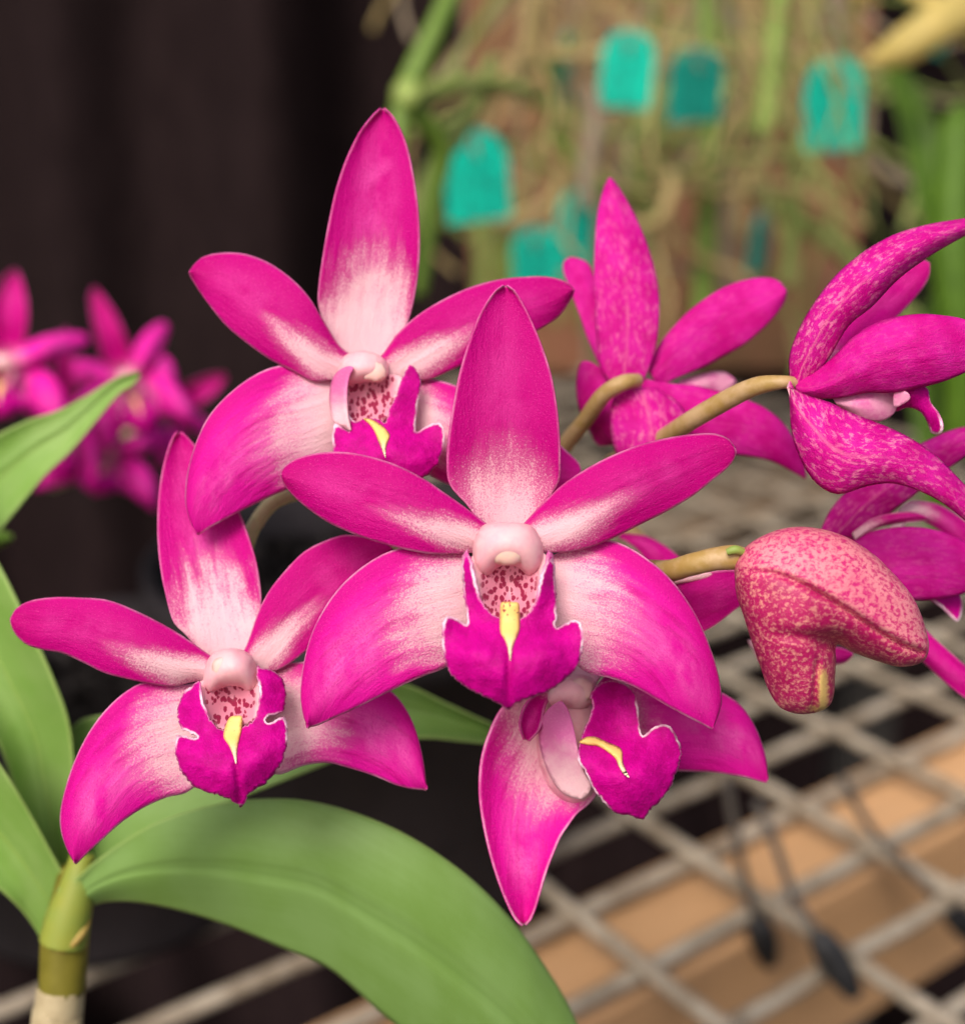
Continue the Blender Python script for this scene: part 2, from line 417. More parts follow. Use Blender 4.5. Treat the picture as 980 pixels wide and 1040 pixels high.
def dist_to(poly, q):
    best = np.full(len(q), 1e9); n = len(poly)
    for i in range(n):
        a = poly[i]; b = poly[(i + 1) % n]; ab = b - a
        t = np.clip(((q - a) @ ab) / (ab @ ab + 1e-20), 0, 1)
        best = np.minimum(best, np.hypot(*(q - a - t[:, None] * ab).T))
    return best

def fill(loop, s):
    """Triangulate the outline with an even hex grid of inner points: (points, faces, boundary count)."""
    lo, hi = loop.min(0), loop.max(0); g = []
    row = 0; y = lo[1]
    while y < hi[1]:
        x = lo[0] + (s / 2 if row % 2 else 0)
        while x < hi[0]: g.append((x, y)); x += s
        y += s * 0.866; row += 1
    g = np.array(g); g = g[inside(loop, g)]; g = g[dist_to(loop, g) > s * 0.55]
    allp = np.vstack([loop, g]); nb = len(loop)
    r = delaunay_2d_cdt([Vector(p) for p in allp], [(i, (i + 1) % nb) for i in range(nb)], [list(range(nb))], 1, 1e-6)
    vs = np.array([tuple(v) for v in r[0]]); fs = [tuple(f) for f in r[2]]
    return vs, fs

def boundary_loop(fs):
    cnt = {}
    for f in fs:
        for i in range(len(f)): cnt[(f[i], f[(i + 1) % len(f)])] = 1
    nx = {a: b for (a, b) in cnt if (b, a) not in cnt}
    s = next(iter(nx)); out = [s]; k = nx[s]
    while k != s and len(out) <= len(nx): out.append(k); k = nx.get(k, s)
    return out

def rbf(ctrl):
    c = np.array(ctrl, float); X = c[:, :2] / 50.0; n = len(X)
    def K(a, b):
        r = np.linalg.norm(a[:, None] - b[None], axis=2); return np.where(r > 1e-9, r * r * np.log(r + 1e-12), 0)
    A = np.zeros((n + 3, n + 3)); A[:n, :n] = K(X, X) + 1e-3 * np.eye(n); A[:n, n] = 1; A[:n, n + 1:] = X; A[n:, :n] = A[:n, n:].T
    w = np.linalg.solve(A, np.r_[c[:, 2], 0, 0, 0])
    return lambda q: K(np.asarray(q) / 50.0, X) @ w[:n] + w[n] + (np.asarray(q) / 50.0) @ w[n + 1:]

def sheet(name, parent, D, poly, ctrl, mat, s=4.0, thick=0.0005, rim_pts=None, groove=None, jag=0.0, sharp=(), T=ID, zs=1.0, flip=False, ax=None, seed=1):
    """A curved sheet of traced outline; ctrl = (px, py, z mm) points its surface passes through."""
    loop = smooth_loop(poly, s * 0.8, sharp=sharp)
    if jag:
        rg = np.random.default_rng(seed); loop = loop + rg.normal(0, jag, loop.shape)
    vs, fs = fill(loop, s); bl = boundary_loop(fs)
    z = rbf(ctrl)(vs)
    if groove is not None: z = z + groove(vs)
    pxmm = D * 1000 / F; ed = dist_to(loop, vs) * pxmm
    rim = np.zeros(len(vs))
    for (x, y, r) in (rim_pts or []): rim = np.maximum(rim, np.clip(1.4 - np.hypot(vs[:, 0] - x, vs[:, 1] - y) / r, 0, 1))
    c = vs.mean(0)
    pm = np.c_[(vs - c) * pxmm, np.zeros(len(vs))]
    lo, hi = vs.min(0), vs.max(0)
    pc = np.c_[(vs[:, 0] - (lo[0] + hi[0]) / 2) / ((hi[0] - lo[0]) / 2), (vs[:, 1] - lo[1]) / (hi[1] - lo[1]), np.zeros(len(vs))]
    pts = []
    for k in range(len(vs)):
        x, y = xf(T, *vs[k]); pts.append(P(x, y, D - z[k] * zs * 1e-3))
    return shell(name, pts, fs, bl, thick, mat, parent, dict(pc=pc, pm=pm, ed=ed, rim=rim), flip)

def inflate(name, parent, D, poly, h, z0, mat, s=3.0, power=0.5, extra=None, back=0.8, sharp=(), T=ID, zs=1.0, attr_fn=None):
    """A rounded solid: the outline swollen like a cushion (Poisson height), front h mm, back h*back mm."""
    loop = smooth_loop(poly, s * 0.8, sharp=sharp)
    vs, fs = fill(loop, s); bl = boundary_loop(fs); n = len(vs)
    isb = np.zeros(n, bool); isb[bl] = True
    A = np.zeros((n, n))
    for f in fs:
        for i in range(len(f)):
            a, b = f[i], f[(i + 1) % len(f)]; A[a, b] = A[b, a] = 1
    Lp = np.diag(A.sum(1)) - A; rhs = np.ones(n)
    Lp[isb] = 0; Lp[isb, isb] = 1; rhs[isb] = 0
    p = np.linalg.solve(Lp, rhs); p = np.clip(p / p.max(), 0, 1) ** power
    ex = extra(vs) if extra is not None else 0
    zf = z0(vs) if callable(z0) else np.full(n, float(z0))
    F1 = zf + h * p + ex * np.where(isb, 0, 1); B1 = zf - h * back * p
    pts, idx = [], {}
    for k in range(n):
        x, y = xf(T, *vs[k]); pts.append(P(x, y, D - F1[k] * zs * 1e-3))
    m = n; bi = np.arange(n)
    for k in range(n):
        if not isb[k]:
            x, y = xf(T, *vs[k]); pts.append(P(x, y, D - B1[k] * zs * 1e-3)); bi[k] = m; m += 1
    t0 = fs[0]; nn = (pts[t0[1]] - pts[t0[0]]).cross(pts[t0[2]] - pts[t0[0]])
    if nn.dot(CAM - pts[t0[0]]) < 0: fs = [tuple(reversed(f)) for f in fs]
    faces = list(fs) + [tuple(int(bi[i]) for i in reversed(f)) for f in fs]
    pxmm = D * 1000 / F; c = vs.mean(0)
    def dup(v): return np.concatenate([v, v[~isb]])
    pm = dup(np.c_[(vs - c) * pxmm, F1]); lo, hi = vs.min(0), vs.max(0)
    pm[n:, 2] = B1[~isb]
    pc = dup(np.c_[(vs - lo) / (hi - lo), np.zeros(n)])
    at = dict(pc=pc, pm=pm)
    if attr_fn:
        e, r = attr_fn(vs); at['ed'] = dup(e); at['rim'] = dup(r)
    return mesh_obj(name, pts, faces, mat, parent, at)

def tube(name, pts, radii, mat, parent=None, seg=12, n=24, loc=None, cap=True):
    p = np.array([tuple(q) for q in pts]); ts = np.linspace(0, 1, n + 1)
    q = catmull(p, ts); r = catmull(np.array(radii, float), ts) if not isinstance(radii, (int, float)) else np.full(n + 1, radii)
    vs, fs = [], []; up = Vector((0.3, -0.2, 0.93)).normalized()
    for i in range(n + 1):
        d = Vector(q[min(i + 1, n)] - q[max(i - 1, 0)]).normalized()
        a = d.cross(up)
        if a.length < 1e-4: a = d.cross(Vector((1, 0, 0)))
        a.normalize(); b = d.cross(a); up = a.cross(d).normalized() if False else up
        for k in range(seg):
            th = 2 * math.pi * k / seg
            vs.append(Vector(q[i]) + (a * math.cos(th) + b * math.sin(th)) * float(r[i]))
    for i in range(n):
        for k in range(seg):
            k2 = (k + 1) % seg
            fs.append((i * seg + k, i * seg + k2, (i + 1) * seg + k2, (i + 1) * seg + k))
    if cap:
        fs.append(tuple(range(seg - 1, -1, -1))); fs.append(tuple(n * seg + k for k in range(seg)))
    return mesh_obj(name, vs, fs, mat, parent, loc=loc if loc is not None else (None if parent else vs[0]))

def box_between(c0, ex, ey, ez):
    """Corner c0 and three edge vectors -> verts, faces."""
    c0 = Vector(c0); v = [c0 + ex * i + ey * j + ez * k for k in (0, 1) for j in (0, 1) for i in (0, 1)]
    f = [(0, 2, 3, 1), (4, 5, 7, 6), (0, 1, 5, 4), (1, 3, 7, 5), (3, 2, 6, 7), (2, 0, 4, 6)]
    return v, f

# ================================================================== the setting
def on_y(px, py, Y):
    r = FW + RX * ((px - 490) / F) + UY * (-(py - 520) / F)
    return CAM + r * (Y / r.y)

M['soil'] = simple('dark_soil', (0.010, 0.008, 0.006), (0.022, 0.016, 0.012), 30, 0.9, bumpd=0.004)
mesh_obj('ground', [(-6, -4, 0), (6, -4, 0), (6, 8, 0), (-6, 8, 0)], [(0, 1, 2, 3)], M['soil'])
tag(bpy.data.objects['ground'], kind='structure')

# black cloth hung in folds behind everything
M['black_cloth'] = simple('black_shade_cloth', (0.0135, 0.0082, 0.0088), (0.0195, 0.0120, 0.0126), 60, 0.85, spec=.05, bumpd=0.0006, stretch=(1, 1, .4))
def curtain():
    nx, nz = 360, 16; vs = []
    fold = lambda x: 0.030 * math.sin(x * 39 + 11.0 + .5 * math.sin(x * 7)) + 0.040 * math.sin(x * 13 + 1.0) + 0.004 * math.sin(x * 77 + 2)
    for layer in (0, 0.004):
        for k in range(nz + 1):
            z = 0.01 + 1.75 * k / nz
            for i in range(nx + 1):
                x = -1.6 + 3.2 * i / nx
                vs.append((x + 0.01 * math.sin(z * 3 + x * 9), 1.08 + fold(x + 0.02 * math.sin(z * 2.2)) * (1.15 - 0.2 * z) + layer, z))
    W = nx + 1; N = W * (nz + 1); fs = []
    for k in range(nz):
        for i in range(nx):
            a = k * W + i; fs.append((a, a + 1, a + 1 + W, a + W)); fs.append((a + N, a + W + N, a + 1 + W + N, a + 1 + N))
    for i in range(nx):
        fs.append((i, i + N, i + 1 + N, i + 1)); a = nz * W + i; fs.append((a, a + 1, a + 1 + N, a + N))
    for k in range(nz):
        a = k * W; fs.append((a, a + W, a + W + N, a + N)); a += nx; fs.append((a, a + N, a + W + N, a + W))
    o = mesh_obj('shade_cloth', vs, fs, M['black_cloth'], loc=(0, 1.08, 0))
    tag(o, 'black cloth hanging in soft vertical folds behind the flowers', 'cloth')
curtain()

# reddish board hung behind the tags
def board_mat():
    t = NT('weathered_red_board'); co = t.coord('Object'); x, y, z = t.sep(co)
    n = t.noise(t.vec(t.mul(x, 6), y, t.mul(z, 40)), 1, 4, .6); n2 = t.noise(co, 16, 3, .55); n3 = t.noise(co, 60, 3, .6)
    col = t.mix(t.step(n2, .35, .65), (0.26, 0.108, 0.058), (0.19, 0.100, 0.046)); col = t.mix(t.mul(t.step(n, .5, .7), .5), col, (0.27, 0.14, 0.09))
    col = t.mix(t.mul(t.step(n3, .55, .7), .4), col, (0.12, 0.075, 0.03))
    return t.finish(col, 0.85, t.bump(t.add(n, n3), .6, .002))
def board():
    x0 = on_y(478, 250, 0.84).x; x1 = on_y(872, 250, 0.84).x
    vs, fs = [], []; zb = 0.80; rows = 7; h = 0.15
    for k in range(rows):          # horizontal boards, each with eased edges
        z0 = zb + k * h; z1 = z0 + h - .003; c = .003; o = len(vs); dy = rnd.uniform(0, .003)
        prof = [(.84 + dy + c, z0), (.84 + dy, z0 + c), (.84 + dy, z1 - c), (.84 + dy + c, z1), (.865, z1), (.865, z0)]
        for x in (x0, x1): vs += [(x, a, b) for a, b in prof]
        for i in range(6): j = (i + 1) % 6; fs.append((o + i, o + j, o + j + 6, o + i + 6))
        fs += [tuple(o + i for i in (5, 4, 3, 2, 1, 0)), tuple(o + i for i in range(6, 12))]
    b = len(vs)
    for xx in (x0 + .03, x1 - .06):   # battens joining the boards
        v, f = box_between((xx, .8651, zb - .0), Vector((.03, 0, 0)), Vector((0, .02, 0)), Vector((0, 0, rows * h)))
        o = len(vs); vs += v; fs += [tuple(o + i for i in q) for q in f]
    o = mesh_obj('backing_board', vs, fs, board_mat(), loc=((x0 + x1) / 2, 0.85, zb), smooth=False)
    tag(o, 'reddish brown board behind the hanging turquoise tags', 'board')
board()

# wire bench: grid fitted to the photograph's wires
GU = 0.04; BZ = CAMZ - 5.02626938 * GU
YAW, OX, OY, RJ = 0.60627874, 0.73415834, 4.7481936, 0.63416592
def grid(i, j, z=BZ):
    return Vector(((OX + i * math.cos(YAW) - j * RJ * math.sin(YAW)) * GU, (OY + i * math.sin(YAW) + j * RJ * math.cos(YAW)) * GU, z))
M['wire'] = simple('dusty_galvanised_wire', (0.21, 0.165, 0.115), (0.40, 0.345, 0.27), 90, 0.7, bumpd=0.0006, stretch=(1, 1, 1))
def wires(lines, r):
    vs, fs = [], []; seg = 8
    for a, b, dz in lines:
        n = max(2, int((b - a).length / 0.02)); d = (b - a).normalized(); s = d.cross(Vector((0, 0, 1)))
        o = len(vs)
        for k in range(n + 1):
            c = a.lerp(b, k / n) + Vector((0, 0, dz + rnd.uniform(-.0003, .0003))) + s * rnd.uniform(-.0004, .0004)
            for q in range(seg):
                th = 2 * math.pi * q / seg; vs.append(c + (s * math.cos(th) + Vector((0, 0, 1)) * math.sin(th)) * r)
        for k in range(n):
            for q in range(seg):
                q2 = (q + 1) % seg; fs.append((o + k * seg + q, o + k * seg + q2, o + (k + 1) * seg + q2, o + (k + 1) * seg + q))
        fs.append(tuple(o + q for q in range(seg - 1, -1, -1))); fs.append(tuple(o + n * seg + q for q in range(seg)))
    return vs, fs
WR = 0.0021
la = [(grid(i, -6), grid(i, min(22, (1.484 + .822 * i) / .361)), WR * 0.9) for i in range(0, 12)]
lb = [(grid(-9 if j < 7 else (-1.484 + .361 * j) / .822, j), grid(11.3, j), -WR * 0.9) for j in range(-6, 23)]     # beyond the seventh wire the panel is cut back
bench = empty('wire_bench', grid(3, 3, 0), 'dusty beige wire mesh bench top under the orchid', 'bench')
v, f = wires(la, WR); mesh_obj('long_wire_grid', v, f, M['wire'], bench)
v, f = wires(lb, WR); mesh_obj('cross_wire_grid', v, f, M['wire'], bench)
def prism(name, a, b, w, h, mat, parent=None, loc=None, bev=0.0015):
    """Bar from a to b (centre of its top face), width w, height h, with eased long edges."""
    d = (b - a).normalized(); s = d.cross(Vector((0, 0, 1))).normalized(); u = Vector((0, 0, 1)); vs = []; fs = []
    prof = [(-w / 2 + bev, 0), (w / 2 - bev, 0), (w / 2, -bev), (w / 2, -h + bev), (w / 2 - bev, -h), (-w / 2 + bev, -h), (-w / 2, -h + bev), (-w / 2, -bev)]
    n = 30
    for k in range(n + 1):
        c = a.lerp(b, k / n)
        for x, z in prof: vs.append(c + s * x + u * z)
    m = len(prof)
    for k in range(n):
        for q in range(m): fs.append((k * m + q, k * m + (q + 1) % m, (k + 1) * m + (q + 1) % m, (k + 1) * m + q))
    fs.append(tuple(range(m - 1, -1, -1))); fs.append(tuple(n * m + q for q in range(m)))
    return mesh_obj(name, vs, fs, mat, parent, loc=loc, smooth=False)
M['steel'] = simple('grey_steel_angle', (0.030, 0.027, 0.025), (0.05, 0.045, 0.04), 40, 0.6)
for (i, j) in ((11.3, -6), (11.3, 13)):
    a = grid(i, j, BZ - WR * 2.8); prism('bench_leg', Vector((a.x, a.y, BZ - 0.02)), Vector((a.x + .03, a.y, BZ - 0.02)), 0.03, BZ - 0.025, M['steel'], bench)
prism('bench_rail', grid(11.3, -6.5, BZ - WR * 2), grid(11.3, 22.5, BZ - WR * 2), 0.025, 0.02, M['steel'], bench)

def wood_mat(name, c1, c2, c3):
    t = NT(name); co = t.attr('grain').outputs['Vector']
    n = t.noise(t.scale(co, (4, 60, 60)), 1.0, 5, .6, .3); n2 = t.noise(t.scale(co, (9, 24, 24)), 1.0, 3, .6); n3 = t.noise(t.scale(co, (40, 300, 300)), 1.0, 3, .6)
    col = t.mix(t.step(n, .35, .65), c1, c2); col = t.mix(t.mul(t.step(n2, .5, .75), .7), col, c3)
    col = t.mix(t.mul(t.step(n3, .55, .75), .3), col, c3)
    return t.finish(col, 0.75, t.bump(t.add(n, n3), .5, .0008))
def plank(name, j0, j1, ztop, h, mat, label, cat, i0=-8, i1=11):
    a = (grid(i0, j0, ztop) + grid(i0, j1, ztop)) / 2; b = (grid(i1, j0, ztop) + grid(i1, j1, ztop)) / 2
    w = (grid(0, j1) - grid(0, j0)).length
    o = prism(name, a, b, w, h, mat, loc=a)
    d = (b - a).normalized(); s = d.cross(Vector((0, 0, 1)))
    g = [(Vector(q.co).dot(d), Vector(q.co).dot(s), q.co.z) for q in o.data.vertices]
    at = o.data.attributes.new('grain', 'FLOAT_VECTOR', 'POINT'); at.data.foreach_set('vector', np.array(g, np.float32).ravel())
    tag(o, label, cat)
    return o
M['new_wood'] = wood_mat('pale_timber', (0.60, 0.35, 0.175), (0.50, 0.29, 0.14), (0.34, 0.195, 0.095))
plank('timber_plank', 1.95, 3.42, BZ - WR * 3.2, 0.05, M['new_wood'], 'pale orange timber beam under the wire mesh', 'timber')

M['old_wood'] = wood_mat('weathered_timber', (0.22, 0.15, 0.09), (0.17, 0.12, 0.075), (0.11, 0.08, 0.05))
plank('timber_plank', 10.2, 13.0, BZ - WR * 3.2, 0.04, M['old_wood'], 'dull brown weathered timber under the far part of the wire mesh', 'timber', 2.5, 11)
# ------------------------------------------------------------------ pots behind the flowers
M['pot'] = simple('black_plastic', (0.016, 0.0135, 0.015), (0.028, 0.024, 0.027), 25, 0.75, bumpd=0.0004, spec=.12)
M['bark'] = simple('bark_and_gravel', (0.006, 0.005, 0.005), (0.055, 0.05, 0.048), 160, 0.95, spec=.05, bumpd=0.002, detail=2, lo=.5, hi=.72)
def lathe(name, c, prof, mat, parent=None, seg=56):
    vs, fs = [], []; m = len(prof)
    for r, z in prof:
        for k in range(seg): th = 2 * math.pi * k / seg; vs.append((c[0] + r * math.cos(th), c[1] + r * math.sin(th), c[2] + z))
    for i in range(m - 1):
        for k in range(seg): k2 = (k + 1) % seg; fs.append((i * seg + k, i * seg + k2, (i + 1) * seg + k2, (i + 1) * seg + k))
    return mesh_obj(name, vs, fs, mat, parent)
def pot(c, r, h, label, mix=True):
    p = empty('plant_pot', c, label, 'pot', 'black pots on the wire bench')
    lathe('pot_wall', c, [(r * .1, .0005), (r * .74, .0), (r * .76, .003), (r * .96, h - .012), (r * 1.03, h - .011), (r * 1.04, h), (r * 1.0, h + .0008), (r * .97, h - .001), (r * .94, h - .012), (r * .74, .004), (r * .1, .004)], M['pot'], p)
    # loose bark and gravel
    vs, fs = [], []; n = 300; rg = random.Random(int(r * 1e5))
    for k in range(n):
        a = rg.uniform(0, 6.283); q = r * .92 * math.sqrt(rg.random()); s = rg.uniform(.003, .007)
        cx, cy, cz = c[0] + q * math.cos(a), c[1] + q * math.sin(a), c[2] + h - .014 + rg.uniform(-.002, .004)
        o = len(vs); ax = Vector((rg.gauss(0, 1), rg.gauss(0, 1), rg.gauss(0, 1))).normalized()
        R = Matrix.Rotation(rg.uniform(0, 6), 3, ax)
        for d in ((1, 0, 0), (-1, 0, 0), (0, .7, 0), (0, -.7, 0), (0, 0, .6), (0, 0, -.6), (.55, .5, .3), (-.5, -.5, .35)):
            w = R @ (Vector(d) * s * rg.uniform(.8, 1.2)); vs.append((cx + w.x, cy + w.y, cz + w.z))
        for a_, b_, c_ in ((0, 6, 4), (6, 2, 4), (2, 1, 4), (1, 7, 4), (7, 3, 4), (3, 0, 4), (0, 2, 6), (1, 3, 7), (2, 0, 5), (1, 2, 5), (3, 1, 5), (0, 3, 5)):
            fs.append((o + a_, o + b_, o + c_))
    pm_ = mesh_obj('potting_mix', vs, fs, M['bark'], p, smooth=False); pm_['kind'] = 'stuff'
    return p
q = on_plane(395, 880, BZ + .001); q.z = BZ + WR * 2
pot(q, 0.052, 0.085, 'black plastic pot right of centre behind the lowest blossoms')
q = on_plane(120, 900, BZ + .001); q.z = BZ + WR * 2
pot(q, 0.050, 0.055, 'black plastic pot of dark gravel behind the left blossom')

# ------------------------------------------------------------------ wire clips with black ends leaning on the bench
M['black_rubber'] = simple('black_rubber', (0.012, 0.012, 0.013), (0.025, 0.025, 0.027), 200, 0.6)
M['dull_wire'] = simple('dull_dark_wire', (0.085, 0.075, 0.065), (0.13, 0.11, 0.095), 200, 0.6)
def clip(pts, d0, d1, label):
    a = [P(x, y, d0 + (d1 - d0) * k / (len(pts) - 1)) for k, (x, y) in enumerate(pts)]
    b = a[-1]
    g = empty('wire_hook', b, label, 'hook', 'dark hooks over the wire bench')
    tube('hook_wire', a, 0.0011, M['dull_wire'], g)
    e = b + (a[-1] - a[-2]).normalized() * 0.016
    tube('end_cap', [b - (e - b) * .1, b + (e - b) * .1, b + (e - b) * .55, e], [.0016, .0032, .0036, .0022], M['black_rubber'], g)
clip([(737, 790), (748, 850), (757, 895), (769, 936)], .300, .325, 'thin dark hook with black tip, left one over the timber')
clip([(768, 815), (788, 860), (806, 910), (832, 952)], .296, .300, 'thin dark hook with black tip, right one over the timber')
clip([(855, 790), (885, 842), (925, 885), (965, 925)], .31, .335, 'dark strip standing in for a shade along the wire near the right edge')  # solid dark strip in place of a shade, built like the hooks

# ================================================================== hanging plants and tags (far, out of focus)
M['root'] = simple('dry_aerial_root', (0.40, 0.30, 0.13), (0.28, 0.21, 0.08), 60, 0.8)
M['root_green'] = simple('green_aerial_root', (0.14, 0.19, 0.035), (0.25, 0.29, 0.085), 60, 0.7)
M['stem_green'] = simple('green_stem', (0.10, 0.18, 0.015), (0.14, 0.23, 0.03), 60, 0.5)
M['stem_lime'] = simple('lime_stem', (0.20, 0.29, 0.05), (0.26, 0.34, 0.075), 60, 0.5)
M['root_grey'] = simple('grey_aerial_root', (0.27, 0.21, 0.15), (0.20, 0.155, 0.10), 60, 0.8)

hang = empty('hanging_orchid', P(650, -120, .60), 'tangle of dry roots and green stems hanging behind the tags', 'hanging plant')
def multi_tube(name, curves, mat, parent, seg=7, n=18):
    V_, F_ = [], []
    for pts, r in curves:
        o = len(V_); p = np.array([tuple(k) for k in pts]); q = catmull(p, np.linspace(0, 1, n + 1))
        for i in range(n + 1):
            d = Vector(q[min(i + 1, n)] - q[max(i - 1, 0)]).normalized(); a = d.cross(Vector((.3, -.6, .5))).normalized(); b = d.cross(a)
            for k in range(seg):
                th = 2 * math.pi * k / seg; V_.append(Vector(q[i]) + (a * math.cos(th) + b * math.sin(th)) * r)
        for i in range(n):
            for k in range(seg):
                k2 = (k + 1) % seg; F_.append((o + i * seg + k, o + i * seg + k2, o + (i + 1) * seg + k2, o + (i + 1) * seg + k))
    return mesh_obj(name, V_, F_, mat, parent)
def curly(rg, x, y, d, length, swing):
    pts = []; ang = rg.uniform(.9, 2.2)
    for k in range(8):
        pts.append(P(x, y, d)); ang += rg.uniform(-swing, swing); ang = min(max(ang, -.5), 3.6)
        x += math.cos(ang) * length; y += math.sin(ang) * length; d += rg.uniform(-.012, .012)
    return pts
rg = random.Random(21)
for key, cnt, wid in (('root', 46, (.0009, .0017)), ('root_green', 32, (.0010, .0020)), ('root_grey', 20, (.0008, .0018))):
    cs = [(curly(rg, rg.uniform(530, 870), rg.uniform(-150, 110), rg.uniform(.53, .74), rg.uniform(28, 52), .8), rg.uniform(*wid)) for _ in range(cnt)]
    o = multi_tube('roots', cs, M[key], hang); o['kind'] = 'stuff'
for key, cnt in (('root', 5), ('root_green', 6)):       # a few strands hang nearer, crossing the tags
    cs = [(curly(rg, rg.uniform(560, 860), rg.uniform(-150, -20), rg.uniform(.40, .43), rg.uniform(36, 52), .35), .0006) for _ in range(cnt)]
    o = multi_tube('roots', cs, M[key], hang); o['kind'] = 'stuff'
def stem(pts, w, d, mat):
    """w = width in photo pixels."""
    return tube('stem', [P(x, y, d + .002 * k) for k, (x, y) in enumerate(pts)], w * d / F / 2, M[mat], hang)
stem([(793, -60), (791, 0), (784, 70), (776, 135)], 20, .50, 'stem_lime')
stem([(716, -60), (716, 40), (722, 130), (716, 250), (712, 330)], 22, .56, 'stem_green')
stem([(808, 140), (806, 220), (800, 290)], 18, .62, 'root_green')
stem([(560, 60), (562, 110), (575, 150), (610, 190), (660, 205)], 17, .55, 'stem_green')
stem([(560, -40), (548, 30), (556, 55), (620, 50), (640, 20)], 13, .53, 'root')
stem([(535, -40), (538, 20), (530, 60), (500, 90), (488, 125)], 15, .52, 'root')
stem([(745, -40), (742, 60), (746, 150), (738, 260), (745, 330)], 18, .66, 'root_grey')
stem([(600, 90), (604, 130), (596, 180), (600, 210)], 17, .50, 'root_grey')
stem([(640, 230), (668, 225), (682, 195), (680, 175)], 13, .52, 'root')
stem([(575, 170), (560, 205), (525, 222), (500, 222)], 15, .55, 'root')
stem([(845, -30), (848, 30), (847, 60)], 10, .51, 'root_grey')
stem([(690, 150), (760, 190), (850, 250), (930, 330)], 20, .70, 'root_green')
stem([(640, 160), (720, 195), (800, 190), (880, 230)], 10, .55, 'root')
stem([(488, 215), (492, 270), (488, 330)], 18, .60, 'root_green')
stem([(512, 235), (514, 300), (505, 360)], 17, .66, 'stem_green')
stem([(655, -30), (668, 60), (660, 130), (655, 240), (640, 300)], 16, .60, 'root_green')
stem([(760, -30), (765, 60), (748, 160), (752, 240)], 12, .58, 'root')
stem([(600, 250), (590, 300), (620, 380), (600, 430)], 20, .68, 'root_green')

# green cane crossing the dark cloth
cane2 = empty('green_cane', P(412, 96, .36), 'bright green stem crossing the black cloth above the tallest blossom', 'stem')
tube('cane', [P(478, -60, .37), P(455, 0, .365), (P(437, 40, .362)), P(414, 92, .36), P(405, 130, .358), P(398, 200, .357), P(396, 290, .356)], [.0028, .0029, .003, .0036, .0026, .0024, .0022], M['stem_green'], cane2)
inflate('node', cane2, .357, [(402, 84), (415, 78), (427, 87), (429, 102), (417, 112), (404, 107), (398, 96)], 2.5, 1.0, M['stem_lime'], s=4)
tube('side_shoot', [P(418, 96, .36), P(448, 90, .365), P(485, 84, .375), P(540, 92, .39)], [.0032, .0030, .0026, .002], M['root_green'], cane2)
tube('side_shoot', [P(418, 108, .36), P(448, 150, .37), P(440, 200, .375), P(425, 300, .38)], [.0028, .003, .0028, .002], M['stem_green'], cane2)
tube('side_shoot', [P(500, 60, .40), P(470, 130, .385), P(440, 170, .38), P(415, 240, .375)], [.0022, .0026, .0026, .002], M['root_green'], cane2)

# ---- tags
def tag_mat(name, c1, c2):
    t = NT(name); pm = t.attr('pm').outputs['Vector']; x, y, _ = t.sep(pm)
    n = t.noise(t.vec(x, y, t.mul(t.seed(), 40)), .16, 3, .6); col = t.mix(t.step(n, .35, .65), c1, c2)
    w = t.noise(t.vec(t.mul(x, .55), t.mul(y, .16), t.mul(t.seed(), 40)), 1.0, 2, .5)
    ink = t.mul(t.step(t.math('ABSOLUTE', t.sub(w, .5)), .045, .02), t.step(t.math('ABSOLUTE', x), 8, 5))
    col = t.mix(t.mul(ink, .75), col, (0.01, 0.16, 0.14))
    return t.finish(col, 0.45, t.bump(n, .3, .0004), transl=.1)
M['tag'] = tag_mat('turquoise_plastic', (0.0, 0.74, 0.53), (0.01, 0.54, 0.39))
M['tag_shaded'] = tag_mat('shaded_turquoise_plastic', (0.01, 0.30, 0.23), (0.01, 0.38, 0.29))  # same plastic as the bright tags, with shade put into its colour
